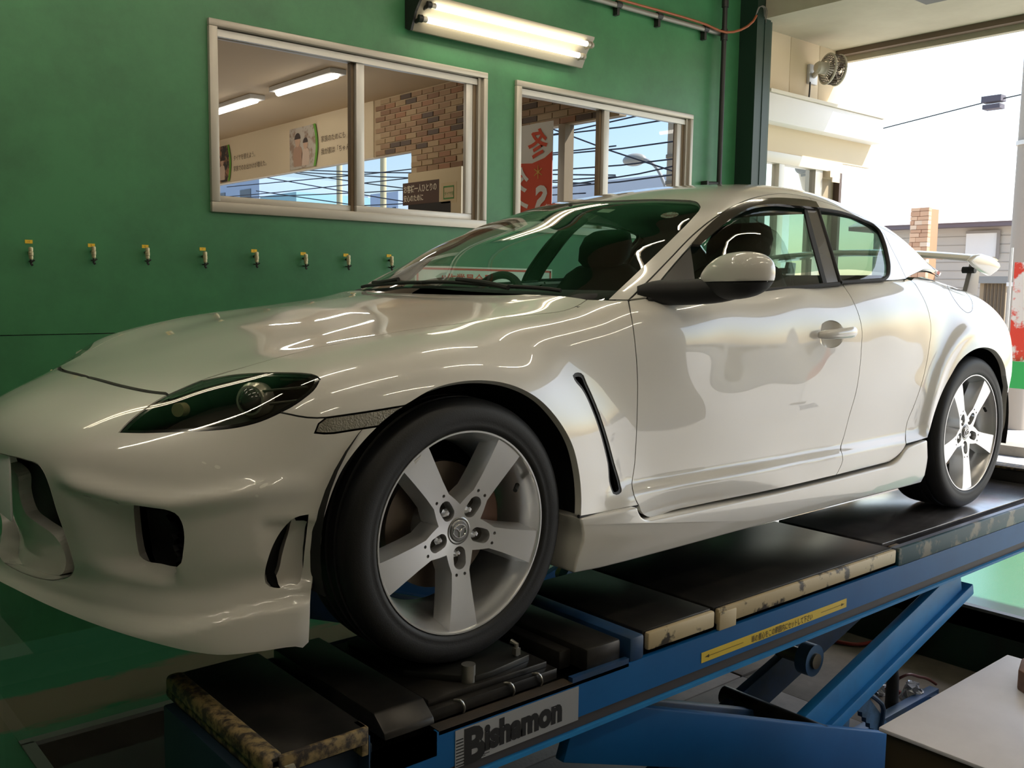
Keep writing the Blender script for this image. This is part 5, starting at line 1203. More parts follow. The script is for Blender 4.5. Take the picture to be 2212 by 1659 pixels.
V, F_, N_ = cut_panel(FLOW, [gr[::-1], g_top, gc[::-1], g_bot[::-1]], DIAG, h=.03, gap=0, offs=0, flange=.085, half=True, n_steps=64)
fl = [f for f in F_ if len(f) == 4]; dmb = MB(); dmb.v = [tuple(v) for v in V]; dmb.f = fl; used = sorted({i for f in fl for i in f}); rm = {j: i for i, j in enumerate(used)}
dmb.v = [tuple(V[j]) for j in used]; dmb.f = [[rm[i] for i in f] for f in fl]; dmb.build('grille_duct', M_PAINT, bumper, smooth=True)
ph = C([(x-72, y+5) for x, y in [(44, 1010), (58, 1022), (68, 1036), (72, 1075), (88, 1118), (114, 1140), (147, 1166), (166, 1195), (176, 1225), (170, 1240), (140, 1248), (100, 1247), (60, 1236), (44, 1228)]], .012)
pt, pb = to_centre(ph[0], 10), to_centre(ph[-1], 8); pc = fromfront(FLOW, [(0, z) for z in np.linspace(pb[-1][2], pt[-1][2], 10)])
V, F_, N_ = cut_panel(FLOW, [ph[::-1], pt, pc[::-1], pb[::-1]], DIAG, h=.02, gap=0, offs=-.045, flange=.03, half=True, n_steps=64)
link('plate_panel', mesh_np('plate_panel', V, F_, N_), M_PAINT, bumper)
part('number_plate', MB().box((-.829, -.165, .338), (-.823, .165, .503)), mat('plate_white', (.95, .95, .95), .35), CAR, False, bevel=.004)
# ---- headlamp
hl_loop = [hl_tf, hs0, hl_tr, hl_br, hl_bf]
for sg_ in (1, -1):
    def put(nm, VFN, m, parent=CAR):
        V, F_, N_ = VFN
        if sg_ < 0: V, F_, N_ = mirror_np(V, F_, N_)
        return link(nm, mesh_np(nm, V, F_, N_), m, parent)
    lens = put('headlight', cut_panel(FLOW, hl_loop, OBL, h=.014, gap=.002, flange=.006, offs=-.001, n_steps=40), M_HEAD)
    put('lamp_housing', cut_panel(FLOW, hl_loop, OBL, h=.02, gap=-.001, offs=-.075, flange=-.072, n_steps=40), mat('lamp_housing_dark', (.05, .052, .045), .28), lens)
    put('lamp_seal', cut_panel(FLOW, hl_loop, OBL, h=.02, gap=.0, offs=-.004, flange=.0, n_steps=40, holes=[hl_loop], hole_gap=-.010), M_BLKG, lens)
    s_ = np.array([1, sg_, 1])
    c1 = FLOW.pix([(522, 868)])[0]*s_; ax = np.array([-.80, -.55*sg_, .05]); ax /= np.linalg.norm(ax)
    part('projector_ring', MB().tube([tuple(c1-ax*.075), tuple(c1-ax*.045)], .040, 24).tube([tuple(c1-ax*.045), tuple(c1-ax*.034)], [.040, .034], 24), mat('lamp_silver', (.62, .60, .50), .25, .6), lens, False, smooth=True)
    part('projector_lens', MB().sphere(tuple(c1-ax*.045), .031, 18, 12), mat('projector_glass', (.05, .055, .05), .05, 0, coat=1), lens, False, smooth=True)
    c2 = FLOW.pix([(372, 888)])[0]*s_
    part('turn_bulb', MB().tube([tuple(c2-ax*.045), tuple(c2-ax*.020)], .016, 16), mat('lamp_amber', (.35, .30, .16), .3, .3), lens, False, smooth=True)
    for (p0, p1) in (((560, 848), (660, 838)), ((575, 876), (640, 868)), ((600, 822), (668, 822))):
        q = FLOW.pix([p0, p1])*s_; part('lamp_fin', MB().tube([tuple(q[0]-ax*.022+(0, .008*sg_, 0)), tuple(q[1]-ax*.016+(0, .008*sg_, 0))], .003, 6), mat('lamp_fin_grey', (.12, .11, .09), .3, .5), lens, False)
    mk = put('side_marker', cut_panel(FLOW, [C(mk_front)[::-1], C(mk_top), C(mk_rear)[::-1], C(mk_bot)[::-1]], OBL, h=.012, gap=.002, flange=.02, n_steps=40), mat('marker_lens', (.24, .225, .18), .18, .25, coat=1, bump=.6, bscale=260))
    vb = put('fender_vent', cut_panel(FLOW, [vent_c], OBL, h=.014, gap=-.001, offs=-.03, flange=-.03, n_steps=40), M_BLKG)
    put('vent_frame', cut_panel(FLOW, [vent_c], OBL, h=.014, gap=.0, offs=-.002, flange=.01, n_steps=40, holes=[[vent_c]], hole_gap=-.008), M_BLK, vb)
    for p0, p1 in (((1284, 897), (1307, 888)), ((1312, 979), (1329, 970))):
        q = FLOW.pix([p0, p1])*s_; part('vent_rib', MB().tube([tuple(q[0]+(.004, .016*sg_, 0)), tuple(q[1]+(-.006, .016*sg_, 0))], .009, 10), M_BLKG, vb, False, smooth=True)
# paint chips on the bumper corner
ch = MB()
for i, (cx, cy, rx, ry, t) in enumerate(((441, 1001, 6, 2, .4), (470, 1010, 7, 4, .3), (560, 1042, 12, 2, -.3), (570, 1050, 11, 4, -.5), (555, 1072, 4, 3, .4))):
    pp = [(cx+rx*math.cos(a)*math.cos(t)-ry*math.sin(a)*math.sin(t), cy+rx*math.cos(a)*math.sin(t)+ry*math.sin(a)*math.cos(t)) for a in np.linspace(0, 2*math.pi, 9)[:-1]]
    q = FLOW.pix(pp); q = q+FLOW.normal(q)*.0006; MB().add([tuple(v) for v in q], [list(range(8))]).build('paint_chip', mat('chipped_primer', (.86, .74, .58) if i == 3 else (.85, .84, .78), .7), bumper)
# ---- rear quarter, tail, boot lid
rq = C(rd_r); ra = C(rarch, .015); p0 = rq[-1]
q_top = np.vstack([p0[None], lift(FLOW, catmull([(2.27, -.775), (2.45, -.71), (2.7, -.64), (2.95, -.585), (3.2, -.53), (3.3, -.505)], 40))])
q_rear = np.vstack([fromrear(FLOW, catmull([(q_top[-1][1], q_top[-1][2]-.02), (-.62, .80), (-.70, .70), (-.72, .55), (-.70, .40), (-.70, .30)], 24))])
q_bot = fromside(FLOW, catmull([(3.2, .27), (3.12, .26), (3.055, .27)], 6)); q_arc = fromside(FLOW, [(2.7+.368*math.cos(math.radians(a)), .325+.368*math.sin(math.radians(a))) for a in np.linspace(-6, 28, 9)])
sk = C([(1957, 960), (1985, 952), (2004, 946)])
i_end = np.argmin(np.linalg.norm(ra-q_arc[-1], axis=1)); 
quarter = panel('rear_quarter', FLOW, [rq, q_top[1:], q_rear, q_bot, q_arc, ra[:i_end][::-1], sk[::-1]], (-.30, .70, -.55), M_PAINT, h=.018, n_steps=60, flange=.02)
b_top = lift(FLOW, catmull([(2.75, 0), (2.75, -.3), (2.75, -.58)], 14)); b_c = lift(FLOW, catmull([(3.45, 0), (2.75, 0)], 24))
q_mid = q_top[q_top[:, 0] > 2.75]; b_r = lift(FLOW, catmull([(q_mid[-1][0], q_mid[-1][1]), (3.40, -.3), (3.45, 0)], 14))
boot = panel('boot_lid', FLOW, [b_top, q_mid, b_r, b_c], TOP, M_PAINT, half=True, h=.03)
t_c = fromrear(FLOW, [(0, z) for z in np.linspace(.22, .84, 20)])
t_t = fromrear(FLOW, catmull([(0, .84), (-.3, .835), (-.50, .83)], 12)); t_b = fromrear(FLOW, catmull([(-.70, .30), (-.5, .24), (-.2, .22), (0, .22)], 16))
tail = panel('rear_bumper', FLOW, [t_c, t_t, q_rear[2:], t_b], (-1, .25, 0), M_PAINT, half=True, h=.03, n_steps=60)
for sg_ in (1, -1):
    V = fromrear(FLOW, [(-.56+.085*math.cos(a), .72+.075*math.sin(a)) for a in np.linspace(0, 2*math.pi, 21)[:-1]]); V = V+np.array([.004, 0, 0]); V[:, 1] *= sg_
    MB().add([tuple(v) for v in V], [list(range(20))]).build('tail_lamp', mat('tail_red', (.35, .01, .01), .1, coat=1), tail)
fd_ = [(2046, 613), (2055.5, 611), (2073, 618), (2087, 633), (2098, 648), (2101, 662), (2098, 673), (2091, 676), (2079, 669), (2066, 654), (2053, 633), (2047, 619), (2046, 613)]
SEAM_FINE = [C(fd_, .01)]
# ---- greenhouse
def G(P, step=.02): return pxcurve(FGRE, P, step)
a_in = [(1313, 648), (1330, 632), (1390, 575), (1450, 517), (1490, 477), (1508, 457)]
a_cor = [(1508, 457), (1512, 447), (1506, 438), (1490, 433)]
frame_seam = [(1357, 649), (1400, 607), (1450, 556), (1500, 505), (1540, 473), (1580, 448), (1620, 430), (1660, 421), (1700, 419), (1748, 427)]
frame_seam2 = [(1748, 427), (1800, 444), (1850, 467), (1885, 485), (1908, 503), (1922, 530), (1940, 565), (1958, 603)]
ai, ac, fs, fs2 = G(a_in, .015), G(a_cor, .008), G(frame_seam, .015), G(frame_seam2, .015)
SEAMS_G = [fs, fs2]
wt = lift(FGRE, catmull([(ac[-1][0], ac[-1][1]), (ac[-1][0]-.035, -.34), (1.205, -.17), (1.20, 0)], 24)); wt[0] = ac[-1]
wb = lift(FGRE, catmull([(.468, 0), (.482, -.25), (.535, -.48), (ai[0][0]-.04, ai[0][1]+.04), (ai[0][0], ai[0][1])], 30)); wb[-1] = ai[0]
wc = lift(FGRE, catmull([(1.20, 0), (.468, 0)], 30))
screen = panel('windscreen', FGRE, [wb, ai, ac, wt, wc], TOP, M_GLASS, half=True, h=.03, gap=.001, flange=0, offs=-.004, nh=.07)
# dark ceramic border of the windscreen
wi_loop = close_loop([wb, ai, ac, wt])
M_CER = mat('ceramic_black', (.01, .01, .011), .08)
def band(field, curve, wdt, d, name, m, off, parent):
    dd, e1, e2 = frame_of(d); P2 = np.stack([curve@e1, curve@e2], 1)
    t = np.gradient(P2, axis=0); t /= np.linalg.norm(t, axis=1)[:, None]; n = np.stack([-t[:, 1], t[:, 0]], 1)*wdt
    Q = P2+n; O = np.vstack([P2, Q]); O3 = O[:, :1]*e1+O[:, 1:]*e2; dep = curve@dd
    X = field.hit(O3, np.repeat(dd[None], len(O3), 0), dep.min()-.15, dep.max()+.25, 40)
    nn = field.normal(X); X = X+nn*off; k = len(curve)
    f = [[i, i+1, k+i+1, k+i] for i in range(k-1)]
    ok = ~np.isnan(X[:, 0]); f = [q for q in f if all(ok[j] for j in q)]; X[~ok] = 0; nn[~ok] = (0, 0, 1)
    for s2 in (1, -1):
        V = X*np.array([1, s2, 1]); link(name, mesh_np(name, V, f, nn*np.array([1, s2, 1])), m, parent)
band(FGRE, ai, .022, TOP, 'screen_border', M_CER, -.002, screen); band(FGRE, np.vstack([ac[2:], wt[1:]]), .02, TOP, 'screen_border', M_CER, -.002, screen); band(FGRE, wb, .045, TOP, 'screen_border', M_CER, -.002, screen)
# roof skin with both pillars
rg = [(2.46, 0), (2.46, -.30), (2.48, -.44), (2.56, -.515), (2.75, -.56), (2.93, -.585)]
r_g = lift(FGRE, catmull(rg, 40)); r_c = lift(FGRE, catmull([(2.46, 0), (1.20, 0)], 50))
cb = lift(FGRE, catmull([(2.93, -.585), (2.75, -.655), (2.5, -.715), (fs2[-1][0], fs2[-1][1])], 16)); cb[-1] = fs2[-1]
ab = G([(1357, 649), (1335, 648.5), (1313, 648)])
roof = panel('roof', FGRE, [ab[::-1], fs, fs2, cb[::-1], r_g[::-1], r_c, wt[::-1], ac[::-1], ai[::-1]], TOP, M_PAINT, half=True, h=.018, n_steps=40)
rgl = panel('rear_window', FGRE, [r_g[::-1], lift(FGRE, catmull([(2.46, 0), (3.08, 0)], 20)), lift(FGRE, catmull([(3.08, 0), (3.06, -.3), (2.93, -.585)], 16))], TOP, M_GLASSD, half=True, h=.04, gap=.001, flange=0, offs=-.004)
# door window frames
dlo_top = [(1399, 644), (1421, 616), (1461, 567), (1491, 533), (1515, 506), (1551, 473), (1587, 450.5), (1624, 438.5), (1660, 434), (1712, 435), (1745, 438.5), (1759, 441.5)]
dt = G(dlo_top, .015)
panel('window_frame', FGRE, [fs, G([(1748, 427), (1759, 441.5)], .01), dt[::-1], G([(1399, 644), (1357, 649)], .015)], SIDE, M_PAINT, fdoor, mirror=False, h=.016)
V, F_, N_ = mirror_np(*cut_panel(FGRE, [fs, G([(1748, 427), (1759, 441.5)], .01), dt[::-1], G([(1399, 644), (1357, 649)], .015)], SIDE, h=.016)); link('window_frame', mesh_np('window_frame', V, F_, N_), M_PAINT, CAR)
qw = [(1768, 452), (1820, 461), (1860, 475.5), (1885, 487), (1899, 500), (1908, 520), (1916, 550), (1920, 580), (1917, 597), (1905, 605)]
qt = G(qw, .012)
rf_segs = [fs2, G([(1958, 603), (1930, 606), (1905, 606)], .012), qt[::-1], G([(1768, 452), (1748, 427)], .01)]
panel('window_frame', FGRE, rf_segs, SIDE, M_PAINT, rdoor, mirror=False, h=.016)
V, F_, N_ = mirror_np(*cut_panel(FGRE, rf_segs, SIDE, h=.016)); link('window_frame', mesh_np('window_frame', V, F_, N_), M_PAINT, CAR)
# glass, pillar cover, sail, visor, mouldings
sail = [G([(1399, 644), (1421, 616), (1461, 567), (1492, 533)], .015), G([(1492, 533), (1497, 565), (1505, 634)], .015), G([(1505, 634), (1450, 640), (1399, 644)], .015)]
gls = [G(dlo_top[3:], .015), G([(1759, 441.5), (1770, 475), (1790, 545), (1812, 611)], .02), G([(1812, 611), (1712, 619), (1640, 624), (1505, 634)], .02), G([(1505, 634), (1497, 565), (1492, 533)], .015)]
bpil = [G([(1740, 440), (1759, 441.5), (1766, 453)], .01), G([(1766, 453), (1776, 485), (1795, 550), (1812, 610)], .015), G([(1812, 610), (1783, 612)], .01), G([(1783, 612), (1768, 555), (1752, 495), (1740, 452), (1740, 440)], .015)]
bpil_in = [G([(1738, 452), (1744, 452)], .006), G([(1744, 452), (1756, 495), (1772, 555), (1787, 612)], .015), G([(1787, 612), (1779, 613)], .006), G([(1779, 613), (1763, 555), (1747, 495), (1738, 452)], .015)]
qgl = [qt, G([(1905, 605), (1860, 608), (1816, 610.5)], .015), G([(1816, 610.5), (1800, 555), (1783, 500), (1768, 452)], .015)]
visor = [G(dlo_top[3:], .012), G([(1759, 441.5), (1766, 454)], .006), G([(1766, 454), (1738, 451.5), (1712, 450), (1676, 447), (1640, 449.5), (1624, 453), (1587, 471), (1551, 498), (1509, 535)], .012), G([(1509, 535), (1492, 534)], .006)]
M_SMOKE = mat('smoked_acrylic', (.035, .032, .028), .12, coat=1)
M_BPIL = mat('pillar_film', (.075, .07, .068), .25, coat=.6)
for sg_ in (1, -1):
    fd_p, rd_p = (fdoor, rdoor) if sg_ > 0 else (CAR, CAR)
    put2 = lambda nm, VFN, m, par: link(nm, mesh_np(nm, *(VFN if sg_ > 0 else mirror_np(*VFN))), m, par)
    put2('door_glass', cut_panel(FGRE, gls, SIDE, h=.03, gap=0, flange=0, offs=-.008, nh=.05), M_GLASS, fd_p)
    put2('mirror_sail', cut_panel(FGRE, sail, SIDE, h=.02, gap=.001, offs=-.001), mat('sail_black', (.045, .042, .040), .4), fd_p)
    put2('pillar_cover', cut_panel(FGRE, bpil, SIDE, h=.02, gap=.001, offs=-.002, flange=.01), M_BPIL, fd_p)
    put2('glass_seal', cut_panel(FGRE, bpil_in, SIDE, h=.02, gap=0, offs=-.001, flange=.006), M_RUB, fd_p)
    put2('quarter_glass', cut_panel(FGRE, qgl, SIDE, h=.03, gap=.0, flange=0, offs=-.006, nh=.04), M_GLASSD, rd_p)
    put2('rain_visor', cut_panel(FGRE, visor, SIDE, h=.016, gap=0, flange=.01, offs=.012), M_SMOKE, fd_p)
    for nm, cv, r_, par, off in (('window_seal', np.vstack([qt, qgl[1][1:]]), .0075, rd_p, -.001), ('window_seal', qgl[2], .007, rd_p, -.003), ('belt_moulding', np.vstack([G([(1399, 646), (1450, 642)], .02), G([(1450, 642), (1560, 634), (1640, 628)], .02)[1:], G([(1640, 628), (1712, 622.5), (1814, 613)], .02)[1:]]), .008, fd_p, -.004)):
        P = cv+FGRE.normal(cv)*off; MB().tube([tuple(p*np.array([1, sg_, 1])) for p in P], r_, 8).build(nm, M_RUB, par, smooth=True)
# dark tubes along the seams, standing in for shade inside the panel gaps
for F__, lst, dpt, r_ in ((FLOW, SEAMS, .0065, .0048), (FGRE, SEAMS_G, .0065, .0048), (FLOW, [hf+np.array([.004, 0, 0])], .012, .009), (FLOW, SEAM_FINE, .0005, .0014)):
    for cv in lst:
        P = cv-F__.normal(cv)*dpt
        for sg_ in (1, -1): MB().tube([tuple(p*np.array([1, sg_, 1])) for p in P], r_, 6).build('gap_shade', M_RUB if dpt > .002 else mat('gap_grey', (.10, .10, .11), .6), CAR, smooth=True)
# ---- arch liners, floor, engine block-out
for cx in (0.0, 2.7):
    for sg_ in (1, -1):
        prof = [(.385, -.10), (.385, .34), (.30, .36), (.05, .36)]
        mb = MB().lathe([(r, h) for r, h in prof], (cx, -.86, .335), 'y', 30, math.radians(-14), math.radians(194))
        mb.v = [(x, min(y, -.10) if y > -.84 else -.855, z) for x, y, z in mb.v]
        mb.v = [(x, y*sg_, z) for x, y, z in mb.v]
        mb.build('wheel_arch_liner', mat('liner_black', (.008, .008, .009), .8), CAR, smooth=True)
part('floor_pan', MB().box((.42, -.74, .17), (2.26, .74, .24)).box((-.36, -.42, .15), (.42, .42, .24)).box((2.26, -.42, .2), (3.3, .42, .3)), mat('underside_black', (.01, .01, .011), .8), CAR, False, bevel=.01)
part('engine_bay', MB().box((-.60, -.40, .24), (.46, .40, .58)), M_BLK, CAR, False, bevel=.02)
part('firewall', MB().box((.44, -.70, .24), (.50, .70, .84)), M_BLK, CAR, False)
part('radiator', MB().box((-.66, -.36, .16), (-.60, .36, .56)), M_BLK, CAR, False)
# ---- side skirt
sk_top = [(1254, 1121), (1300, 1113), (1378, 1097)]; sk_step = [(1378, 1097), (1381, 1107), (1386, 1117), (1394, 1123), (1408, 1125)]
sk_mid = [(1408, 1125), (1480, 1110), (1680, 1067), (1806, 1037), (1905, 1012)]; sk_up = [(1905, 1012), (1928, 1005), (1944, 992), (1954, 976), (1963, 967)]
sk_end = [(1963, 967), (2004, 951)]; sk_r = [(2004, 951), (2005, 1000), (2003, 1030), (1998, 1045)]; sk_b = [(1998, 1045), (1800, 1098), (1600, 1152), (1400, 1207), (1300, 1233), (1249, 1243)]; sk_f = [(1249, 1243), (1252, 1200), (1260, 1155), (1254, 1121)]
YS = -.897
loop = close_loop([catmull(onY(np.array([p[0] for p in s_], float), np.array([p[1] for p in s_], float), YS), n_) for s_, n_ in ((sk_top, 6), (sk_step, 8), (sk_mid, 16), (sk_up, 8), (sk_end, 4), (sk_r, 6), (sk_b, 20), (sk_f, 8))])
sec = MB().prism([(p[0], p[2]) for p in loop], 1, YS, -.76)
sec.v = [(x, y+(.018*sstep(np.array([(.26-z)/.12]))[0] if y < -.85 else 0), z) for x, y, z in sec.v]
part('side_skirt', sec, M_PAINT, CAR, True, bevel=.007, seg=3)
# ---- door mirror
mc = onY(1588., 597., -.985); mcx, mcz = mc[0], mc[2]
def mirror_shape(sel):
    n, m_ = 44, 28; V = []
    for i in range(m_+1):
        a = math.pi*i/m_
        for k in range(n):
            b = 2*math.pi*k/n
            cu, su, cv, sv = math.cos(b), math.sin(b), math.cos(a), math.sin(a)
            pw = lambda v, e: math.copysign(abs(v)**e, v)
            y = -.108*pw(sv, .75)*pw(cu, .8); x = .060*pw(sv, .8)*pw(su, .85); z = .066*pw(cv, .8)
            if y > 0: z *= 1-.45*(y/.108)**2       # slimmer towards the car
            z += .010*(-y/.108); x += .35*max(0, -y/.108)**2*.06
            cut = -.016+.10*(-y)*.25
            z = max(z, cut) if sel else min(z, cut-.0015)
            V.append((mcx+x*(1.0 if sel else .985), -.985+y*(1.0 if sel else .985), mcz+z))
    F = [[i*n+k, (i+1)*n+k, (i+1)*n+(k+1) % n, i*n+(k+1) % n] for i in range(m_) for k in range(n)]
    return MB().add(V, F)
mir = part('door_mirror', mirror_shape(True), M_PAINT, CAR, False, smooth=True, angle=80)
part('mirror_base', mirror_shape(False), M_BLK, mir, False, smooth=True, angle=80)
part('mirror_arm', MB().tube([tuple(p) for p in catmull([(mcx-.14, -.745, mcz-.052), (mcx-.09, -.80, mcz-.050), (mcx-.04, -.88, mcz-.046), (mcx+.01, -.985, mcz-.034)], 14)], [.02, .028, .034]+[.037]*8+[.036, .034, .03], 14), M_BLK, mir, False, smooth=True)
part('mirror_glass', MB().box((mcx+.040, -1.06, mcz-.035), (mcx+.052, -.915, mcz+.04)), M_CHR, mir, False, bevel=.01)
# ---- spoiler
w0, w1 = onY(2093., 563., -.63), onY(2156., 574., -.63)
zs = (w0[2]+w1[2])/2; xs0, xs1 = w0[0], w1[0]
def blade():
    mb = MB(); n = 31; rows = []
    prof = [(0, .002), (.03, .016), (.10, .024), (.20, .022), (xs1-xs0-.02, .012), (xs1-xs0, .004), (xs1-xs0-.02, -.002), (.16, -.006), (.06, -.012), (.01, -.008)]
    V = []
    for i in range(n):
        y = -.63+1.26*i/(n-1); crown = .035*(1-(y/.63)**2); sweep = -.05*(1-(y/.63)**2)
        for px_, pz_ in prof: V.append((xs0+px_+sweep, y, zs+.012+pz_+crown))
    m_ = len(prof); F = [[i*m_+k, i*m_+(k+1) % m_, (i+1)*m_+(k+1) % m_, (i+1)*m_+k] for i in range(n-1) for k in range(m_)]
    F += [list(range(m_)), [(n-1)*m_+k for k in range(m_)][::-1]]
    return mb.add(V, F)
sp = part('rear_spoiler', blade(), M_PAINT, CAR, False, smooth=True, angle=40)
ep = [onY(float(a), float(b), -.64) for a, b in ((2092, 563), (2104, 552), (2118, 549), (2140, 556), (2154, 568), (2157, 577), (2150, 586), (2136, 596), (2120, 588), (2105, 577))]
part('end_plate', MB().prism([(p[0], p[2]) for p in ep], 1, -.652, -.625), M_PAINT, sp, True, bevel=.008, seg=3)
for yy in (-.52, .52):
    s0 = onY(2088., 604., -.52)
    part('spoiler_stay', MB().prism([(s0[0]-.02, .91), (s0[0]+.10, .90), (s0[0]+.12, zs+.015), (s0[0]+.05, zs+.02)], 1, yy-.012, yy+.012), mat('stay_grey', (.30, .27, .25), .4, .3), sp, False, bevel=.004)
part('spoiler_hinge', MB().cyl((s0[0]+.02, -.55, zs-.03), (s0[0]+.02, -.49, zs-.03), .016, 14), M_BLK, sp, True, smooth=True)
# ---- cowl and wipers
cw = MB(); hr2 = hr-np.array([0, 0, .012]); wb2 = wb[::-1]; n_ = 24
A = catmull(hr2, n_); B_ = catmull(wb2-np.array([0, 0, .010]), n_)
A = A-np.array([.02, 0, .004])
V = [tuple(p) for p in A]+[tuple(p) for p in B_]; Fq = [[i, i+1, n_+i+1, n_+i] for i in range(n_-1)]
V += [(x, -y, z) for x, y, z in V[:]]; Fq += [[j+2*n_ for j in f[::-1]] for f in Fq[:]]
part('cowl_panel', MB().add(V, Fq), M_BLK, CAR, False, smooth=True)
def onscreen(xy): return lift(FGRE, xy)+np.array([0, 0, .007])
for pts in ([(.585, -.56), (.540, -.40), (.505, -.15), (.492, .05)], [(.492, .02), (.502, .2), (.535, .40), (.575, .54)]):
    P = onscreen(catmull(pts, 16)); part('wiper_blade', MB().tube([tuple(p) for p in P], .006, 8), M_BLK, screen, False, smooth=True)
    P2 = onscreen(catmull([(.515, pts[1][1]), (.515, pts[1][1]+.1), (pts[2][0]+.003, pts[2][1])], 12))+np.array([0, 0, .008]); part('wiper_arm', MB().tube([tuple(p) for p in P2], .008, 8), M_BLK, screen, False, smooth=True)
# ---- wheels
RIMR, WY = .2465, -.752
def star():
    pts = []
    for k in range(5):
        th = math.radians(270+72*k)
        def pol(r, w): # along the spoke and across it
            return (r*math.cos(th)-w*math.sin(th), r*math.sin(th)+w*math.cos(th))
        left = [pol(.075, -.034), pol(.10, -.0265), pol(.14, -.0295), pol(.19, -.0355), pol(.2375, -.042)]
        tip = [pol(.2395, -.021), pol(.241, 0), pol(.2395, .021)]
        right = [pol(.2375, .042), pol(.19, .0355), pol(.14, .0295), pol(.10, .0265), pol(.075, .034)]
        mid = th+math.radians(36); hub = [(.066*math.cos(mid), .066*math.sin(mid))]
        pts += left+tip+right+hub
    return np.array(pts)
def slot_loop(th, r0, r1, w, n=20):
    out = []
    for i in range(n):
        a = 2*math.pi*i/n; c, s = math.cos(a), math.sin(a)
        r = (r0+r1)/2+((r1-r0)/2-w)*np.sign(c)*(1 if abs(c) > .05 else 0)+w*c; t = w*s
        out.append((r*math.cos(th)-t*math.sin(th), r*math.sin(th)+t*math.cos(th)))
    return np.array(out)
def face_y(r): return -.106+.026*(1-np.clip(r/.238, 0, 1))**1.3
def wheel_mesh():
    O = star()
    # densify outline
    D = []
    for a, b in zip(O, np.roll(O, -1, 0)):
        for t in np.linspace(0, 1, 4)[:-1]: D.append(a+(b-a)*t)
    O = np.array(D); holes = [slot_loop(math.radians(270+72*k), .0385, .094, .0185) for k in range(5)]
    small = []
    for k in range(5):
        th = math.radians(270+72*k)
        for w in (-.0125, .0125):
            c = np.array([.106*math.cos(th)-w*math.sin(th), .106*math.sin(th)+w*math.cos(th)]); small.append(np.array([c+.0042*np.array([math.cos(a), math.sin(a)]) for a in np.linspace(0, 2*math.pi, 11)[:-1]]))
    loops = [O]+holes+small
    g = np.arange(-.24, .241, .014); Gd = np.array([(x, y) for x in g for y in g]); Gd = Gd[inside(O, Gd)]
    for h in holes+small: Gd = Gd[~inside(h, Gd)]
    for h in loops: Gd = Gd[poly_dist(h, Gd) > .004]
    V2 = np.vstack(loops+[Gd]); E = []; k = 0
    for l in loops:
        n = len(l); E += [(k+i, k+(i+1) % n) for i in range(n)]; k += n
    r = mathutils.geometry.delaunay_2d_cdt([Vector(v) for v in V2.tolist()], E, [], 0, 1e-7)
    v2 = np.array([(v.x, v.y) for v in r[0]]); F = np.array([list(f) for f in r[2]]); cen = v2[F].mean(1); keep = inside(O, cen)
    for h in holes+small: keep &= ~inside(h, cen)
    F = F[keep]; rr = np.linalg.norm(v2, axis=1)
    mb = MB(); mb.add([(p[0], face_y(q), p[1]) for p, q in zip(v2, rr)], F.tolist())
    def wall(l, depth, grow):
        n = len(l); rr = np.linalg.norm(l, axis=1)
        c = l.mean(0); outv = l*0
        nrm = np.stack([np.roll(l, -1, 0)[:, 1]-np.roll(l, 1, 0)[:, 1], -(np.roll(l, -1, 0)[:, 0]-np.roll(l, 1, 0)[:, 0])], 1); nrm /= np.linalg.norm(nrm, axis=1)[:, None]+1e-9
        if area2(l) < 0: nrm = -nrm
        l2 = l+nrm*grow
        mb.add([(p[0], face_y(q), p[1]) for p, q in zip(l, rr)]+[(p[0], face_y(q)+depth, p[1]) for p, q in zip(l2, rr)], [[i, (i+1) % n, n+(i+1) % n, n+i] for i in range(n)])
        return [(p[0], face_y(q)+depth, p[1]) for p, q in zip(l2, rr)]
    wall(O, .055, .010)
    pock = []
    for h in holes: pock.append(wall(h, .030, -.002))
    for h in small: wall(h, .012, 0)
    return mb, pock, small
W_MB, W_POCK, W_SMALL = wheel_mesh()
TYRE_P = [(.2455, -.098), (.2475, -.108), (.254, -.1145), (.262, -.1160), (.268, -.1150), (.272, -.1165), (.288, -.1168), (.300, -.1145), (.311, -.1075), (.3175, -.0990), (.3215, -.088), (.3232, -.074), (.3236, -.064), (.317, -.062), (.317, -.054), (.3244, -.052), (.325, -.030), (.318, -.028), (.318, -.018), (.3252, -.016)]
TYRE_P = TYRE_P+[(r, -h) for r, h in TYRE_P[::-1]]
RIM_P = [(.2455, -.100), (.2478, -.1075), (.2465, -.1110), (.2425, -.1110), (.2395, -.1055), (.2385, -.096), (.232, -.082), (.222, -.055), (.214, -.02), (.208, .03), (.208, .07), (.222, .095), (.2455, .108)]
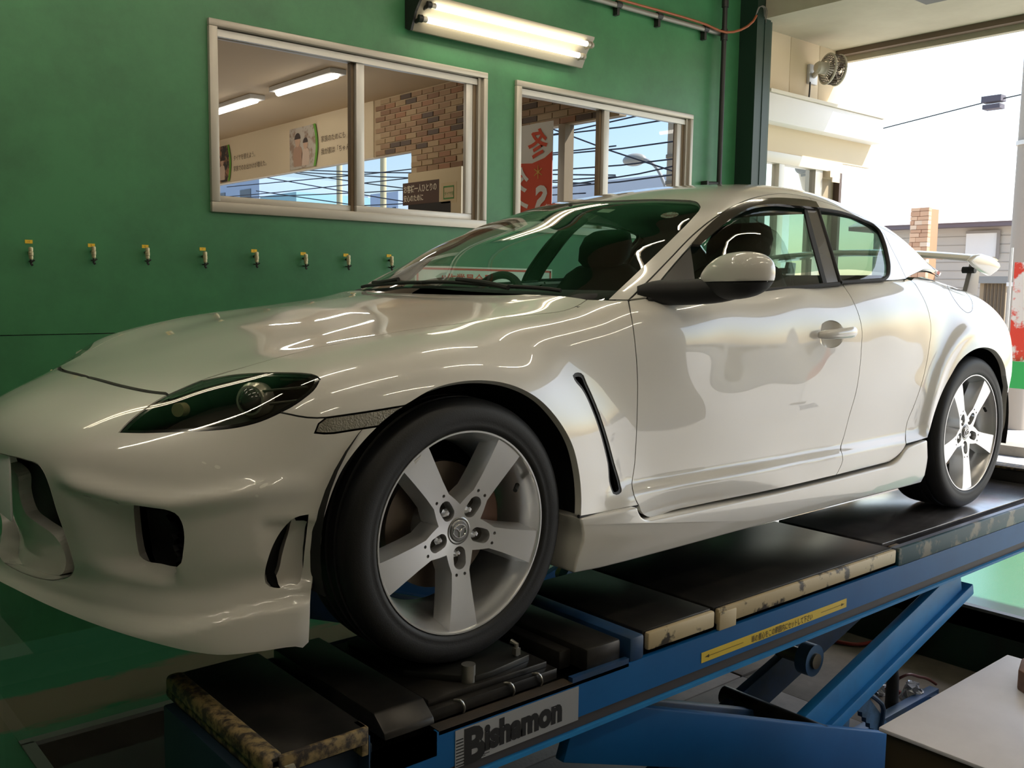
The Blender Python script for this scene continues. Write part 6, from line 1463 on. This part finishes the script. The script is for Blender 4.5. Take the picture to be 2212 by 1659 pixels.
def build_wheel(cx, sg_):
    hub = empty('wheel', (cx, WY*sg_, .325)); hub.parent = CAR
    if sg_ < 0: hub.rotation_euler = (0, 0, math.pi)
    def q(nm, mb, m, **k): return mb.build(nm, m, hub, **k)
    q('tyre', MB().lathe(TYRE_P, (0, 0, 0), 'y', 96), M_TYRE, smooth=True, angle=50)
    q('rim_barrel', MB().lathe(RIM_P, (0, 0, 0), 'y', 96), M_ALU, smooth=True, angle=50)
    sp_ = MB(); sp_.v = list(W_MB.v); sp_.f = list(W_MB.f); q('spokes', sp_, M_ALU, smooth=True, angle=30)
    for p in W_POCK: q('lug_pocket', MB().add(p, [list(range(len(p)))]), M_DARKM)
    q('hub_back', MB().lathe([(.0, -.052), (.075, -.052), (.085, -.02), (.085, .02)], (0, 0, 0), 'y', 32), mat('hub_grey', (.20, .20, .19), .45, .7), smooth=True)
    q('centre_cap', MB().lathe([(.0, -.0885), (.024, -.0885), (.026, -.087), (.027, -.0855), (.031, -.0865), (.034, -.085), (.035, -.078)], (0, 0, 0), 'y', 36), mat('cap_grey', (.30, .30, .30), .3, .8), smooth=True)
    q('emblem', MB().tube([(.019*math.cos(a), -.0895, .016*math.sin(a)) for a in np.linspace(0, 2*math.pi, 25)], .0017, 6, caps=False).tube([tuple(p) for p in catmull([(-.016, -.0895, .008), (-.008, -.0895, .006), (0, -.0895, -.002), (.008, -.0895, .006), (.016, -.0895, .008)], 15)], .002, 6).tube([(0, -.0895, -.002), (0, -.0895, -.015)], .002, 6), M_CHR, smooth=True)
    for k in range(5):
        th = math.radians(270+72*k); c = (.0572*math.cos(th), 0, .0572*math.sin(th))
        q('lug_nut', MB().lathe([(0, -.083), (.007, -.082), (.0100, -.076), (.0115, -.074), (.0115, -.055)], (c[0], 0, c[2]), 'y', 6), M_CHR, smooth=True, angle=30)
    q('brake_disc', MB().lathe([(.07, -.004), (.158, -.004), (.158, .020), (.07, .020)], (0, 0, 0), 'y', 48), mat('disc_iron', (.20, .16, .13), .35, .8), smooth=True, angle=30)
    q('brake_caliper', MB().lathe([(.10, -.03), (.165, -.03), (.175, -.02), (.175, .035), (.10, .035)], (0, 0, 0), 'y', 10, math.radians(-20), math.radians(35)), mat('caliper_brown', (.16, .09, .065), .5, .4), smooth=True, angle=30)
    q('valve', MB().cyl((.212*math.cos(.42), -.075, .212*math.sin(.42)), (.19*math.cos(.42), -.090, .19*math.sin(.42)), .006, 8), M_BLK, smooth=True)
    return hub
for cx in (0.0, 2.7):
    for sg_ in (1, -1): build_wheel(cx, sg_)
part('axle', MB().cyl((0, -.62, .325), (0, .62, .325), .04, 12).cyl((2.7, -.62, .325), (2.7, .62, .325), .04, 12), M_BLK, CAR, False)
# ---- cabin
M_SEAT = mat('seat_cloth', (.022, .022, .025), .85, bump=.2, bscale=300)
part('cabin_floor', MB().box((.50, -.70, .24), (2.6, .70, .30)).box((.50, -.72, .30), (2.3, -.69, .86)).box((.50, .69, .30), (2.3, .72, .86)), M_INT, CAR, False)
# dashboard: curved top
db_ = MB(); prof = [(.52, .865), (.62, .895), (.78, .905), (.90, .885), (.955, .83), (.96, .70), (.90, .55), (.55, .5)]
db_.prism(prof, 1, -.66, .66); part('dashboard', db_, M_INT, CAR, False, bevel=.02, seg=3)
part('instrument_hood', MB().sphere((.86, .36, .885), (.14, .20, .060), 20, 12), M_INT, CAR, False, smooth=True)
sc = np.array([1.06, .36, .795]); sa = np.array([.92, 0, -.38]); sa /= np.linalg.norm(sa); su = np.array([.38, 0, .92]); su /= np.linalg.norm(su)
part('steering_wheel', MB().tube([tuple(sc+.178*(np.array([0, 1, 0])*math.cos(a)+su*math.sin(a))) for a in np.linspace(0, 2*math.pi, 41)], .016, 10, caps=False).tube([tuple(sc-np.array([0, .17, 0])), tuple(sc+np.array([0, .17, 0]))], .014, 8).tube([tuple(sc), tuple(sc-su*.17)], .016, 8).tube([tuple(sc-sa*.25), tuple(sc)], [.04, .06], 12), M_INT, CAR, False, smooth=True)
def seat(y, x0, name='seat'):
    mb = MB(); 
    def rows(path, n=14):
        V = []; 
        for (x, z, w, t, dx, dz) in path:
            for k in range(n):
                a = 2*math.pi*k/n; c, s = math.cos(a), math.sin(a); pw = lambda v: math.copysign(abs(v)**.55, v)
                V.append((x+dx*t*pw(s), y+w*pw(c), z+dz*t*pw(s)))
        F = [[i*n+k, i*n+(k+1) % n, (i+1)*n+(k+1) % n, (i+1)*n+k] for i in range(len(path)-1) for k in range(n)]; F += [list(range(n))[::-1], [(len(path)-1)*n+k for k in range(n)]]
        mb.add(V, F)
    rows([(x0-.28, .46, .22, .07, 0, 1), (x0-.25, .47, .25, .085, 0, 1), (x0-.05, .45, .26, .085, 0, 1), (x0+.2, .43, .25, .08, 0, 1), (x0+.24, .43, .22, .06, 0, 1)])
    rows([(x0+.14, .46, .22, .05, 1, .2), (x0+.18, .50, .26, .075, 1, .25), (x0+.24, .70, .27, .075, 1, .25), (x0+.32, .90, .25, .065, 1, .25), (x0+.345, .98, .20, .05, 1, .25), (x0+.355, 1.01, .15, .04, 1, .25)])
    rows([(x0+.355, 1.0, .09, .035, 1, .25), (x0+.36, 1.04, .135, .05, 1, .25), (x0+.37, 1.10, .14, .05, 1, .25), (x0+.38, 1.145, .12, .045, 1, .25), (x0+.385, 1.165, .08, .03, 1, .25)])
    return part(name, mb, M_SEAT, CAR, False, smooth=True, angle=70)
seat(-.36, 1.35); seat(.36, 1.35)
# rear bench
part('rear_seat', MB().prism([(1.95, .42), (2.25, .42), (2.52, .93), (2.46, .99), (2.36, .95), (2.18, .58), (1.95, .56)], 1, -.58, .58), M_SEAT, CAR, False, bevel=.03, seg=3)
# clear plastic dust cover over the near seat
rr = random.Random(8); cv_ = MB().sphere((1.64, -.36, .93), (.13, .29, .27), 22, 16); cv_.v = [(x+rr.uniform(-.012, .012), y+rr.uniform(-.014, .014), z+rr.uniform(-.014, .014)) for x, y, z in cv_.v]
part('seat_dust_cover', cv_, glass_mat('dust_film', (.86, .88, .87), .8, 1.35, .15), CAR, False)
# inner roof lining and inner pillars: dark skin behind the paint
V, F_, N_ = cut_panel(FGRE, [ab[::-1], fs, fs2, cb[::-1], r_g[::-1], r_c, wt[::-1], ac[::-1], ai[::-1]], TOP, half=True, h=.04, gap=.002, offs=-.022, flange=0, n_steps=40)
link('roof_lining', mesh_np('roof_lining', V, F_, N_), mat('lining_dark', (.05, .05, .05), .9), CAR)
part('rear_view_mirror', MB().sphere((1.13, 0, 1.165), (.025, .12, .04), 16, 10).tube([(1.13, 0, 1.19), (1.16, 0, 1.22)], .01, 8), M_BLK, CAR, False, smooth=True)
# round inspection sticker and small label behind the windscreen
p_ = FGRE.pix([(1446, 459)])[0]; n_ = FGRE.normal(p_[None])[0]; t1 = np.cross(n_, (0, 1.0, 0)); t1 /= np.linalg.norm(t1); t2 = np.cross(n_, t1)
MB().add([tuple(p_-n_*.010+.030*(t1*math.cos(a)+t2*math.sin(a))) for a in np.linspace(0, 2*math.pi, 25)[:-1]], [list(range(24))]).build('round_sticker', mat('sticker_faded', (.20, .06, .05), .6, noise=(60, (.35, .33, .30), .5, .1)), screen)
p_ = FGRE.pix([(1308, 450)])[0]; n_ = FGRE.normal(p_[None])[0]; t1 = np.cross(n_, (0, 1.0, 0)); t1 /= np.linalg.norm(t1); t2 = np.cross(n_, t1)
MB().add([tuple(p_-n_*.010+a*t1*.018+b*t2*.03) for a, b in ((-1, -1), (1, -1), (1, 1), (-1, 1))], [(0, 1, 2, 3)]).build('small_label', mat('label_grey', (.30, .34, .28), .6), screen)
